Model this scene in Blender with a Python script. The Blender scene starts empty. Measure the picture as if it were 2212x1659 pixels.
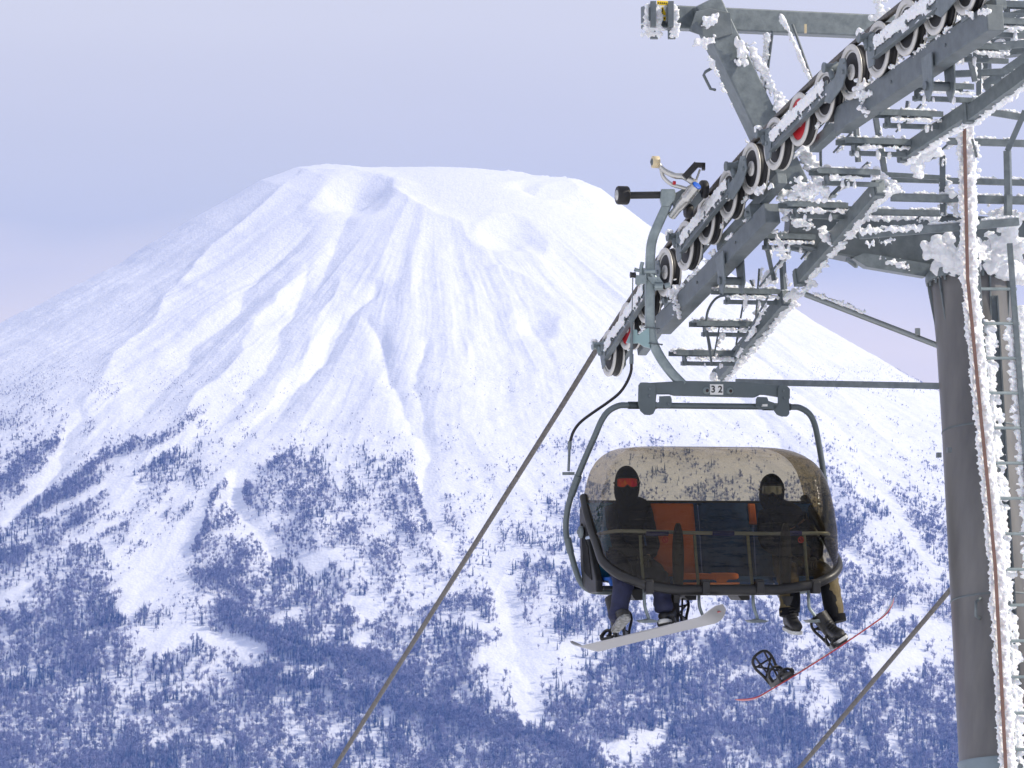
import bpy, bmesh, math, random
import numpy as np
from mathutils import Vector, Matrix, Quaternion
random.seed(7)
RNG = np.random.default_rng(11)
SC = bpy.context.scene
COL = SC.collection
V = Vector
pi = math.pi

# ------------------------------------------------------------------ camera
F = 8000.0                      # focal length in the units of a 2212 px wide frame
PITCH = math.radians(2.6)
CP, SP = math.cos(PITCH), math.sin(PITCH)
cam_d = bpy.data.cameras.new("camera")
cam = bpy.data.objects.new("camera", cam_d)
COL.objects.link(cam)
cam_d.sensor_width = 36.0
cam_d.lens = 36.0 * F / 2212.0
cam_d.clip_start = 0.5
cam_d.clip_end = 80000
cam.location = (0, 0, 0)
cam.rotation_euler = (pi / 2 + PITCH, 0, 0)
SC.camera = cam


def P(u, v, d):
    """world point seen at (u, v) of the 2212 x 1659 frame at distance d along the axis"""
    xc = (u - 1106) / F * d
    zc = (829.5 - v) / F * d
    return V((xc, d * CP - zc * SP, d * SP + zc * CP))


def proj(x, y, z):
    d = y * CP + z * SP
    zc = -y * SP + z * CP
    return 1106 + x / d * F, 829.5 - zc / d * F


# ------------------------------------------------------------------ materials
def nodes_of(name):
    m = bpy.data.materials.new(name)
    m.use_nodes = True
    nt = m.node_tree
    return m, nt, nt.nodes['Principled BSDF']


def mat(name, col, rough=0.5, metal=0.0, var=0.0, vscale=8.0, bump=0.0, bscale=40.0, spec=0.5, coat=0.0, col2=None,
        stretch=None, sss=0.0):
    m, nt, b = nodes_of(name)
    b.inputs['Base Color'].default_value = (*col, 1)
    b.inputs['Roughness'].default_value = rough
    b.inputs['Metallic'].default_value = metal
    b.inputs['Specular IOR Level'].default_value = spec
    b.inputs['Coat Weight'].default_value = coat
    tc = nt.nodes.new('ShaderNodeTexCoord')
    mp = nt.nodes.new('ShaderNodeMapping')
    nt.links.new(tc.outputs['Object'], mp.inputs['Vector'])
    if stretch:
        mp.inputs['Scale'].default_value = stretch
    if var > 0 or col2:
        n = nt.nodes.new('ShaderNodeTexNoise')
        n.inputs['Scale'].default_value = vscale
        n.inputs['Detail'].default_value = 5
        n.inputs['Roughness'].default_value = 0.62
        nt.links.new(mp.outputs[0], n.inputs['Vector'])
        r = nt.nodes.new('ShaderNodeValToRGB')
        r.color_ramp.elements[0].position = 0.32
        r.color_ramp.elements[1].position = 0.68
        if col2 is None:
            c1 = tuple(c * (1 - var) for c in col)
            c2 = tuple(min(1, c * (1 + var)) for c in col)
        else:
            c1, c2 = col, col2
        r.color_ramp.elements[0].color = (*c1, 1)
        r.color_ramp.elements[1].color = (*c2, 1)
        nt.links.new(n.outputs['Fac'], r.inputs['Fac'])
        nt.links.new(r.outputs['Color'], b.inputs['Base Color'])
        mr = nt.nodes.new('ShaderNodeMapRange')
        mr.inputs['To Min'].default_value = max(0.02, rough - 0.12)
        mr.inputs['To Max'].default_value = min(1, rough + 0.12)
        nt.links.new(n.outputs['Fac'], mr.inputs['Value'])
        nt.links.new(mr.outputs[0], b.inputs['Roughness'])
    if bump > 0:
        n2 = nt.nodes.new('ShaderNodeTexNoise')
        n2.inputs['Scale'].default_value = bscale
        n2.inputs['Detail'].default_value = 4
        nt.links.new(mp.outputs[0], n2.inputs['Vector'])
        bp = nt.nodes.new('ShaderNodeBump')
        bp.inputs['Strength'].default_value = bump
        bp.inputs['Distance'].default_value = 0.02
        nt.links.new(n2.outputs['Fac'], bp.inputs['Height'])
        nt.links.new(bp.outputs['Normal'], b.inputs['Normal'])
    return m


# ------------------------------------------------------------------ noise in numpy
def _hash(ix, iy, seed):
    h = (ix.astype(np.int64) * 374761393 + iy.astype(np.int64) * 668265263 + seed * 982451653) & 0xFFFFFFFF
    h = ((h ^ (h >> 13)) * 1274126177) & 0xFFFFFFFF
    h = h ^ (h >> 16)
    return (h & 0xFFFF) / 65535.0


def vnoise(x, y, seed=0):
    x0 = np.floor(x); y0 = np.floor(y)
    fx = x - x0; fy = y - y0
    fx = fx * fx * fx * (fx * (fx * 6 - 15) + 10); fy = fy * fy * fy * (fy * (fy * 6 - 15) + 10)
    a = _hash(x0, y0, seed); b = _hash(x0 + 1, y0, seed)
    c = _hash(x0, y0 + 1, seed); d = _hash(x0 + 1, y0 + 1, seed)
    return (a + (b - a) * fx) * (1 - fy) + (c + (d - c) * fx) * fy


def fbm(x, y, seed=0, oct=4, gain=0.5):
    s = 0; a = 1; t = 0
    for i in range(oct):
        s = s + a * (vnoise(x, y, seed + i * 17) - 0.5)
        t += a; a *= gain; x = x * 2.03 + 3.1; y = y * 2.03 + 1.7
    return s / t * 2


def sstep(a, b, x):
    t = np.clip((x - a) / (b - a), 0, 1)
    return t * t * (3 - 2 * t)


# ------------------------------------------------------------------ the mountain
XC, YC = -191.0, 9500.0
PL = np.array([(0, 988), (53, 987), (113, 986), (200, 987), (267, 996), (291, 994), (362, 987), (457, 953), (647, 842), (825, 722), (1122, 562), (1419, 422), (2000, 190), (3000, -150), (4500, -480), (6500, -640), (60000, -650)], float)
PR = np.array([(0, 988), (89, 983), (172, 976), (243, 968), (291, 962), (362, 956), (421, 932), (540, 840), (885, 630), (1279, 402), (1700, 200), (2300, -20), (3000, -250), (4500, -520), (6500, -640), (60000, -650)], float)
PF = np.array([(0, 988), (100, 983), (200, 962), (300, 922), (400, 870), (600, 755), (800, 645), (1122, 480), (1500, 300), (2000, 65), (2400, -120), (2800, -295), (3200, -430), (3800, -560), (5000, -640), (60000, -650)], float)


def sm_interp(x, tab):
    y = 0
    for o in (-45, -22, 0, 22, 45):
        y = y + np.interp(np.abs(x + o), tab[:, 0], tab[:, 1])
    return y / 5


def H_base(x, y):
    dx = x - XC; dy = YC - y
    r = np.hypot(dx, dy) + 1e-6
    c2 = (dx / r) ** 2
    c2 = c2 ** 1.15
    hl = np.interp(r, PL[:, 0], PL[:, 1]); hr = np.interp(r, PR[:, 0], PR[:, 1])
    hf = sm_interp(r, PF)
    hb = hf
    side = np.where(dx < 0, hl, hr)
    return side * c2 + np.where(dy > 0, hf, hb) * (1 - c2)


def unproject(u, v):
    """where the ray through frame point (u, v) meets the base cone"""
    ys = np.linspace(5600, 9500, 1500)
    d = P(u, v, 1.0)
    x = d.x / d.y * ys; z = d.z / d.y * ys
    h = H_base(x, ys)
    k = np.argmax(h >= z)
    if h[k] < z[k]:
        k = np.argmin(z - h)
    return float(x[k]), float(ys[k])


# features on the slopes: (polyline as seen, width at the start m, width at the end m, height m)
FEAT = [
    # gullies
    ([(700, 470), (640, 520), (564, 580), (437, 735), (308, 880), (230, 1000)], 40, 75, -34),
    ([(756, 660), (700, 740), (650, 802), (547, 905), (470, 1010)], 26, 60, -26),
    ([(667, 560), (610, 720), (520, 850), (430, 950)], 24, 46, -24),
    ([(800, 600), (790, 640), (710, 740), (648, 800), (560, 930)], 22, 40, -22),
    ([(795, 670), (812, 751), (853, 837), (870, 891), (912, 974), (926, 1085), (954, 1168), (990, 1230)], 16, 44, -22),
    ([(921, 720), (894, 837), (908, 891), (920, 980)], 14, 30, -16),
    ([(512, 1000), (505, 1085), (553, 1140), (594, 1190), (677, 1225), (732, 1292), (801, 1333)], 40, 50, -22),
    ([(498, 1029), (401, 1168), (304, 1278), (277, 1330)], 60, 80, -20),
    ([(183, 870), (133, 1002), (69, 1071), (14, 1126)], 30, 40, -20),
    ([(760, 440), (730, 500), (690, 600), (640, 700)], 26, 40, -18),
    ([(1080, 1250), (1117, 1391), (1141, 1489), (1146, 1554)], 40, 50, -18),
    ([(1480, 640), (1640, 760), (1800, 900), (1990, 1120)], 20, 44, -15),
    ([(1500, 760), (1640, 900), (1780, 1090), (1900, 1260)], 20, 44, -14),
    ([(1120, 392), (1165, 412), (1250, 440), (1380, 490)], 40, 60, -30),
    ([(790, 446), (868, 442), (925, 474), (990, 492), (1056, 560)], 28, 34, 14),
    ([(650, 372), (700, 366), (760, 372)], 20, 24, 8),
    ([(852, 382), (868, 420), (872, 445)], 24, 28, 4),
    ([(1228, 392), (1270, 425), (1330, 470)], 26, 40, 16),
    # ridges
    ([(640, 380), (560, 450), (454, 539), (342, 666), (250, 790), (150, 930)], 26, 40, 20),
    ([(700, 560), (600, 640), (520, 760), (400, 900), (300, 1030)], 24, 40, 20),
    ([(735, 590), (690, 700), (620, 800), (540, 900)], 18, 30, 15),
    ([(855, 385), (872, 440), (840, 520), (790, 640)], 24, 44, 15),
    ([(900, 440), (905, 520), (880, 650), (860, 780)], 40, 60, 16),
    ([(1040, 560), (1030, 680), (1000, 800), (990, 950)], 60, 80, 18),
    ([(1060, 585), (1130, 610), (1180, 640), (1260, 740)], 30, 50, 16),
    ([(620, 975), (640, 1080), (700, 1180), (760, 1290)], 40, 60, 20),
    ([(500, 1010), (460, 1080), (445, 1142), (420, 1192)], 26, 36, 18),
    ([(895, 1000), (925, 1132), (985, 1237)], 26, 40, 18),
    ([(550, 1467), (650, 1477), (750, 1497), (850, 1527), (950, 1547), (1050, 1572), (1198, 1607), (1298, 1660)], 30, 34, 22),
    ([(480, 1322), (525, 1362), (600, 1397), (675, 1422), (800, 1432), (875, 1472)], 26, 30, 18),
    ([(1560, 640), (1760, 800), (1990, 1010)], 26, 44, 12),
    ([(1560, 800), (1740, 960), (1900, 1150)], 26, 44, 12),
]
# bowls: (u, v, radius x m, radius y m, depth m)
BOWL = [(772, 415, 100, 120, -38), (1112, 520, 78, 105, -22), (1150, 712, 54, 80, -17)]
_feat = []
for pts, w0, w1, hh in FEAT:
    q = [unproject(*p) for p in pts]
    _feat.append((q, w0, w1, hh))
_bowl = [(unproject(u, v), a, b, h) for u, v, a, b, h in BOWL]


def H(x, y, detail=True):
    dx = x - XC; dy = YC - y
    r = np.hypot(dx, dy) + 1e-6
    wx = x + 26 * fbm(x / 170, y / 170, 5, 3)
    wy = y + 26 * fbm(x / 170, y / 170, 9, 3)
    z = H_base(x, y)
    for q, w0, w1, hh in _feat:
        tot = sum(math.dist(q[i], q[i + 1]) for i in range(len(q) - 1))
        best = np.full(x.shape, 1e9); tt = np.zeros(x.shape); acc = 0
        for i in range(len(q) - 1):
            ax, ay = q[i]; bx, by = q[i + 1]
            L2 = (bx - ax) ** 2 + (by - ay) ** 2
            t = np.clip(((wx - ax) * (bx - ax) + (wy - ay) * (by - ay)) / L2, 0, 1)
            d = np.hypot(wx - ax - t * (bx - ax), wy - ay - t * (by - ay))
            m = d < best
            best = np.where(m, d, best)
            tt = np.where(m, (acc + t * math.sqrt(L2)) / tot, tt)
            acc += math.sqrt(L2)
        w = w0 + (w1 - w0) * tt
        fade = sstep(0, 0.12, tt) * (1 - 0.75 * sstep(0.75, 1.0, tt))
        e = best / w
        z = z + 0.55 * hh * fade * np.exp(-np.maximum(e, 1e-3) ** 1.35 * 1.2)
    for (bx, by), a, b, h in _bowl:
        e = np.hypot((wx - bx) / a, (wy - by) / b)
        e = e + 0.14 * fbm(x / 70, y / 70, 87, 2)
        z = z + h * (1 - sstep(0.0, 1.15, e)) - h * 0.10 * np.exp(-((e - 1.15) / 0.25) ** 2)
    # far rim of the crater and the notch on the right
    if detail:
        phi = np.arctan2(dx, dy)
        amp = sstep(380, 950, r) * (1 - 0.35 * sstep(2400, 3600, r))
        wph = phi + 0.035 * fbm(x / 500, y / 500, 21, 2)
        z = z + amp * (11 * fbm(wph * 9 + 4, r / 1400, 31, 2) + 5.0 * (0.5 - np.abs(fbm(wph * 22, r / 700, 37, 3))) + 1.9 * (0.5 - np.abs(fbm(wph * 50, r / 240, 41, 3))))
        z = z + 9 * fbm(x / 210, y / 210, 51, 4) * sstep(300, 900, r)
        z = z + 2.4 * fbm(x / 38, y / 38, 61, 4) * (0.4 + 0.6 * sstep(400, 900, r))
        z = z + (5 + 13 * sstep(60, 260, x - XC) * sstep(420, 330, x - XC)) * np.exp(-((y - YC) / 70) ** 2) * fbm(x / 30, y / 300, 77, 4) * sstep(430, 340, r)
    return z


def grid_mesh(name, X, Y, Z, mtl):
    nr, nc = X.shape
    co = np.stack([X, Y, Z], -1).reshape(-1, 3).astype(np.float32)
    idx = np.arange(nr * nc).reshape(nr, nc)
    f = np.stack([idx[:-1, :-1], idx[:-1, 1:], idx[1:, 1:], idx[1:, :-1]], -1).reshape(-1, 4)
    me = bpy.data.meshes.new(name)
    me.vertices.add(len(co)); me.vertices.foreach_set('co', co.ravel())
    me.loops.add(f.size); me.loops.foreach_set('vertex_index', f.ravel().astype(np.int32))
    me.polygons.add(len(f))
    me.polygons.foreach_set('loop_start', np.arange(0, f.size, 4, dtype=np.int32))
    me.polygons.foreach_set('use_smooth', np.ones(len(f), bool))
    me.update(calc_edges=True)
    me.materials.append(mtl)
    o = bpy.data.objects.new(name, me)
    COL.objects.link(o)
    return o


def snow_mat():
    m, nt, b = nodes_of('snow_slope')
    b.inputs['Base Color'].default_value = (0.88, 0.89, 0.91, 1)
    b.inputs['Roughness'].default_value = 0.6
    b.inputs['Specular IOR Level'].default_value = 0.25
    g = nt.nodes.new('ShaderNodeNewGeometry')
    n1 = nt.nodes.new('ShaderNodeTexNoise'); n1.inputs['Scale'].default_value = 0.09; n1.inputs['Detail'].default_value = 7
    n1.inputs['Roughness'].default_value = 0.7
    nt.links.new(g.outputs['Position'], n1.inputs['Vector'])
    n2 = nt.nodes.new('ShaderNodeTexVoronoi'); n2.inputs['Scale'].default_value = 0.16
    nt.links.new(g.outputs['Position'], n2.inputs['Vector'])
    mx = nt.nodes.new('ShaderNodeMath'); mx.operation = 'ADD'
    nt.links.new(n1.outputs['Fac'], mx.inputs[0]); nt.links.new(n2.outputs['Distance'], mx.inputs[1])
    bp = nt.nodes.new('ShaderNodeBump'); bp.inputs['Strength'].default_value = 0.32; bp.inputs['Distance'].default_value = 2.4
    nt.links.new(mx.outputs[0], bp.inputs['Height']); nt.links.new(bp.outputs['Normal'], b.inputs['Normal'])
    r = nt.nodes.new('ShaderNodeValToRGB')
    r.color_ramp.elements[0].position = 0.30; r.color_ramp.elements[0].color = (0.78, 0.80, 0.85, 1)
    r.color_ramp.elements[1].position = 0.55; r.color_ramp.elements[1].color = (0.88, 0.89, 0.91, 1)
    nt.links.new(n1.outputs['Fac'], r.inputs['Fac']); nt.links.new(r.outputs['Color'], b.inputs['Base Color'])
    return m


SNOWSLOPE = snow_mat()
s_ = np.concatenate([np.linspace(-0.34, -0.146, 60)[:-1], np.linspace(-0.146, 0.146, 1050), np.linspace(0.146, 0.34, 60)[1:]])
y_ = np.concatenate([np.linspace(4600, 6200, 60)[:-1], np.linspace(6200, 9650, 1000), np.linspace(9650, 12500, 70)[1:]])
SS, YY = np.meshgrid(s_, y_)
XX = SS * YY
ZZ = H(XX, YY)
mountain = grid_mesh('mountain', XX, YY, ZZ, SNOWSLOPE)
mountain['kind'] = 'structure'
mountain['label'] = 'broad snow covered volcano with gullies and a crater at its top'


def near_ground(x, y):
    d = np.hypot(x, y)
    yy = np.maximum(y, -400) + 0.25 * np.abs(x) * 0
    z = -3.0 - 0.17 * np.clip(yy, -400, 40) - 0.42 * np.clip(yy - 40, 0, 1480) - 0.006 * np.clip(yy - 1520, 0, 3000)
    z = z + 6 * fbm(x / 60, y / 60, 3, 4) * sstep(60, 300, d)
    return np.maximum(z, -665)


rr = np.concatenate([[0.0], np.geomspace(3, 13600, 130)])
tt_ = np.linspace(0, 2 * pi, 181)
RR, TT = np.meshgrid(rr, tt_)
gx = RR * np.sin(TT); gy = RR * np.cos(TT)
gz = near_ground(gx, gy)
ground = grid_mesh('ground', gx, gy, gz, SNOWSLOPE)
ground['kind'] = 'structure'

# ------------------------------------------------------------------ forest
GRID = """
34350011213210000000000000000000000000000111
44651113513101111001110000000000000011111111
56512355232033232200111111111111111111111111
66245554430365234412111111112222222222222222
73475254374867243612211112222222222233342222
56674434376877445744222223333333333345444444
77645522733488754665224324444444444466555555
77676122779684157567536425555555555547644666
45885223588888834477454587366666666668763333
57888633577876784625688652865666665677857888
88887443464885686658635567887856876654686444
88887634663688886878763336788478887676733666
87886667656987789877641247987898887578357777
98887675767987898886653578898988876588888888
99987766866567756789998698989898888698888888
98998886867658568878999864588988888768888888
97999888877777877889998899556888888678888888
"""
_g = [list(map(int, l)) for l in GRID.split()]
_w = max(map(len, _g))
DG = np.array([r + [r[-1]] * (_w - len(r)) for r in _g], float)
DG[2:8, 23:37] += 1.9
TRACK = [  # (polyline, half width px, change of density)
    ([(183, 860), (133, 1002), (69, 1071), (14, 1126)], 17, -7),
    ([(420, 930), (280, 1020), (190, 1075), (100, 1120)], 10, -4),
    ([(512, 1020), (505, 1085), (553, 1140), (594, 1190), (677, 1225)], 17, -9),
    ([(677, 1225), (732, 1292), (801, 1333)], 22, -7),
    ([(498, 1029), (401, 1168), (304, 1278), (277, 1320)], 26, -5),
    ([(255, 1045), (262, 1090)], 20, -8),
    ([(912, 974), (926, 1085), (954, 1168), (985, 1230)], 17, -9),
    ([(1080, 1260), (1117, 1391), (1141, 1489), (1146, 1554)], 26, -8),
    ([(1050, 1430), (1180, 1430)], 26, -6),
    ([(340, 1390), (420, 1370), (480, 1390), (560, 1410)], 16, -8),
    ([(360, 1400), (330, 1390)], 24, -8),
    ([(1900, 1440), (1975, 1425)], 26, -9), ([(1940, 1335), (1985, 1325)], 14, -8), ([(1830, 1388), (1870, 1385)], 11, -8),
    ([(1760, 1460), (1810, 1520)], 14, -7), ([(2000, 1360), (2050, 1365)], 18, -7),
    ([(1860, 990), (1950, 1130), (2020, 1240)], 12, -6), ([(1830, 1200), (1870, 1235)], 12, -6),
    ([(230, 1180), (250, 1215)], 14, -6), ([(180, 1165), (265, 1125)], 9, -8), ([(0, 1300), (60, 1270)], 12, -7),
    ([(1420, 1600), (1340, 1625)], 24, -6), ([(1925, 1600), (1940, 1640)], 12, -6),
    ([(520, 1440), (560, 1445)], 12, -6), ([(440, 1305), (460, 1295)], 9, -8), ([(600, 1345), (650, 1330)], 14, -5),
    ([(1015, 1340), (1050, 1365)], 17, -8), ([(870, 1350), (900, 1345)], 12, -7), ([(770, 1395), (795, 1375)], 12, -7),
    ([(730, 1475), (740, 1480)], 9, -7), ([(240, 1480), (238, 1455)], 6, -6), ([(235, 1400), (240, 1430)], 8, -6),
    # thick belts
    ([(550, 1467), (650, 1477), (750, 1497), (850, 1527), (950, 1547), (1050, 1572), (1198, 1607), (1298, 1660)], 13, 7),
    ([(480, 1322), (525, 1362), (600, 1397), (675, 1422), (800, 1432), (875, 1472)], 17, 5),
    ([(535, 1057), (530, 1112), (575, 1172), (665, 1222), (715, 1267), (755, 1327)], 12, 6),
    ([(895, 1047), (925, 1132), (975, 1217)], 9, 6),
    ([(500, 1032), (460, 1082), (445, 1142), (420, 1192)], 9, 6),
    ([(190, 870), (150, 930), (60, 1000), (0, 1040)], 12, 3),
    ([(435, 890), (370, 945), (230, 985), (150, 1060), (20, 1130)], 12, 4),
    ([(420, 1245), (480, 1255), (540, 1300)], 10, 5),
    ([(1000, 1300), (940, 1315), (900, 1350)], 12, 4), ([(0, 1215), (60, 1195)], 10, 4),
]


def density(u, v):
    gxx = u / 50 - 0.5; gyy = (v - 832) / 50 - 0.5
    top = gyy < 0
    cx = np.clip(gxx, 0, DG.shape[1] - 1.001); cy = np.clip(gyy, 0, DG.shape[0] - 1.001)
    i = cx.astype(int); j = cy.astype(int); fx = cx - i; fy = cy - j
    d = (DG[j, i] * (1 - fx) + DG[j, i + 1] * fx) * (1 - fy) + (DG[j + 1, i] * (1 - fx) + DG[j + 1, i + 1] * fx) * fy
    for pts, w, dd in TRACK:
        best = np.full(u.shape, 1e9)
        for a, b in zip(pts[:-1], pts[1:]):
            L2 = (b[0] - a[0]) ** 2 + (b[1] - a[1]) ** 2
            t = np.clip(((u - a[0]) * (b[0] - a[0]) + (v - a[1]) * (b[1] - a[1])) / L2, 0, 1)
            best = np.minimum(best, np.hypot(u - a[0] - t * (b[0] - a[0]), v - a[1] - t * (b[1] - a[1])))
        d = d + dd * (1 - sstep(0.6, 1.25, best / w))
    return d


N_TRY = 620000
ty = 6150 + (9400 - 6150) * RNG.random(N_TRY)
tx = (RNG.random(N_TRY) * 2 - 1) * 0.245 * ty
tz = H(tx, ty)
tu, tv = proj(tx, ty, tz)
dn = density(tu, tv)
rad = np.hypot(tx - XC, ty - YC)
# high slopes: sparse low scrub
hi = tv < 850 + 40 * fbm(tx / 90, ty / 90, 211, 2)
scrub = 0.15 + 2.6 * sstep(700, 850, tv) * sstep(700, 100, tu) + 0.9 * sstep(620, 850, tv) + 1.2 * sstep(1500, 1900, tu) * sstep(700, 860, tv)
dn = np.where(hi, np.minimum(scrub, 4), dn)
pn = fbm(tx / 62, ty / 105, 101, 4, 0.6) * 5.0 + fbm(tx / 17, ty / 24, 103, 2) * 2.6
eff = dn + pn * np.where(dn < 8.2, 1, 0.35)
gap = 0.9 * fbm(tx / 11, ty / 34, 181, 3, 0.6) + 0.6 * fbm(tx / 30, ty / 90, 183, 2)
pr = np.clip((eff - 1.2) / 7.0, 0, 1) ** 1.25 * (0.16 + 0.46 * sstep(-0.25, 0.45, gap + 0.04 * (dn - 8)) + 0.40 * (dn > 9.5)) * (1 + 0.75 * sstep(1330, 1120, tv))
pr = np.where(hi, np.clip((dn * 1.1 + fbm(tx / 60, ty / 90, 141, 4) * 3.4 - 0.5) / 8, 0, 1) * 0.55, pr)
pr = np.maximum(pr, 0.035 * sstep(0.3, 1.5, dn) * (dn < 7))
pr[(rad < 430) | (tv < 560)] = 0
pr = pr * np.where(tv < 1659 + 60, 1, 0.5)
keep = RNG.random(N_TRY) < pr
tx, ty, tz, tu, tv, dn, pr = (a[keep] for a in (tx, ty, tz, tu, tv, dn, pr))
nT = len(tx)
hgt = 1.8 + 3.2 * sstep(720, 880, tv) + 7.0 * sstep(850, 1010, tv) * np.clip(dn / 5, 0.2, 1) + 4.5 * sstep(1150, 1450, tv)
hgt = hgt * (0.7 + 0.6 * RNG.random(nT)) * 1.22
lone = (pr < 0.12)
hgt = np.where(lone & (RNG.random(nT) < 0.7), hgt * 0.45, hgt)
conif_p = np.clip(0.10 + 0.55 * fbm(tx / 130, ty / 130, 151, 3), 0.02, 0.8) * sstep(840, 960, tv)
is_con = RNG.random(nT) < conif_p
is_shrub = (~is_con) & ((hgt < 5.0))


class TriSoup:
    def __init__(s):
        s.v = []; s.f = []; s.m = []

    def tri(s, a, b, c, m=0):
        n = len(s.v); s.v += [tuple(a), tuple(b), tuple(c)]; s.f.append((n, n + 1, n + 2)); s.m.append(m)

    def twig(s, a, b, w, m=0):
        a = V(a); b = V(b)
        ax = (b - a).normalized()
        side = ax.cross(V((random.uniform(-1, 1), random.uniform(-1, 1), 0.2))).normalized() * w
        s.tri(a - side, a + side, b, m)
        side2 = ax.cross(side).normalized() * w
        s.tri(a - side2, a + side2, b, m)

    def obj(s, name, mats):
        me = bpy.data.meshes.new(name)
        me.from_pydata(s.v, [], s.f)
        for q in mats: me.materials.append(q)
        me.polygons.foreach_set('material_index', s.m)
        me.update()
        return bpy.data.objects.new(name, me)


def tmat(name, c1, c2, rough=0.9):
    m, nt, b = nodes_of(name)
    b.inputs['Roughness'].default_value = rough
    b.inputs['Specular IOR Level'].default_value = 0.1
    oi = nt.nodes.new('ShaderNodeObjectInfo')
    r = nt.nodes.new('ShaderNodeValToRGB')
    r.color_ramp.elements[0].color = (*c1, 1); r.color_ramp.elements[1].color = (*c2, 1)
    nt.links.new(oi.outputs['Random'], r.inputs['Fac']); nt.links.new(r.outputs['Color'], b.inputs['Base Color'])
    return m


BARK = tmat('birch_twigs', (0.035, 0.03, 0.07), (0.38, 0.31, 0.40))  # part of the blue haze is put into these tree colours
TRUNK = tmat('tree_bark', (0.03, 0.025, 0.05), (0.07, 0.06, 0.09))
RIMETW = tmat('rimed_twigs', (0.42, 0.46, 0.62), (0.62, 0.66, 0.80))
CONF = tmat('conifer_needles', (0.018, 0.04, 0.085), (0.04, 0.075, 0.13))


def bare_tree(seed, shrub=False):
    random.seed(seed)
    t = TriSoup()
    lean = random.uniform(-.05, .05)
    hs = 0.15 if shrub else random.uniform(0.46, 0.6)
    w = 0.014 if not shrub else 0.012
    top = V((lean, random.uniform(-.04, .04), hs))
    if not shrub:
        for k in range(4):
            a = k * pi / 2
            t.tri((w * math.cos(a), w * math.sin(a), -0.06), (w * math.cos(a + pi / 2), w * math.sin(a + pi / 2), -0.06), top + V((0, 0, 0.2)), 1)
    nb = 9 if not shrub else 7
    for i in range(nb):
        a = i * 2.4 + random.uniform(-.3, .3)
        z0 = hs * random.uniform(0.55, 1.0)
        st = V((top.x * z0 / max(hs, .01), top.y, z0))
        up = random.uniform(0.35, 1.0)
        ln = random.uniform(0.24, 0.36) * (1.25 if up > .7 else 1)
        out = (1 - up * 0.75)
        en = st + V((math.cos(a) * out, math.sin(a) * out, up)) * ln
        en.z = min(en.z, 1.0)
        t.twig(st, en, 0.009, 1)
        for j in range(13 if not shrub else 10):
            f = random.uniform(0.3, 1.0)
            b0 = st.lerp(en, f)
            dr = V((random.gauss(0, 1), random.gauss(0, 1), abs(random.gauss(0.7, .7)))).normalized()
            e2 = b0 + dr * random.uniform(0.08, 0.2)
            t.twig(b0, e2, random.uniform(0.007, 0.013), 2 if random.random() < 0.42 else 0)
    return t


def conifer(seed):
    random.seed(seed)
    t = TriSoup()
    for k in range(3):
        a = k * 2 * pi / 3
        t.tri((0.014 * math.cos(a), 0.014 * math.sin(a), -0.06), (0.014 * math.cos(a + 2), 0.014 * math.sin(a + 2), -0.06), (0, 0, 0.95), 1)
    for i in range(17):
        z = 0.10 + 0.9 * (i / 17) ** 0.95
        R = 0.19 * (1 - z) ** 0.75 + 0.012
        n = 8
        for j in range(n):
            a = j * 2 * pi / n + i * 0.9 + random.uniform(-.25, .25)
            r = R * random.uniform(0.65, 1.15)
            dz = -r * random.uniform(0.25, 0.6)
            e = V((math.cos(a) * r, math.sin(a) * r, z + dz))
            b1 = V((math.cos(a + 0.45) * r * 0.4, math.sin(a + 0.45) * r * 0.4, z))
            b2 = V((math.cos(a - 0.45) * r * 0.4, math.sin(a - 0.45) * r * 0.4, z))
            t.tri((0, 0, z + 0.035), b1, e, 2 if random.random() < 0.22 else 0)
            t.tri((0, 0, z + 0.035), e, b2, 0)
    return t


tree_protos = [bare_tree(s).obj('bare_tree_shape', [BARK, TRUNK, RIMETW]) for s in range(5)]
shrub_protos = [bare_tree(40 + s, True).obj('shrub_shape', [BARK, TRUNK, RIMETW]) for s in range(3)]
con_protos = [conifer(70 + s).obj('conifer_shape', [CONF, TRUNK, RIMETW]) for s in range(3)]


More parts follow.
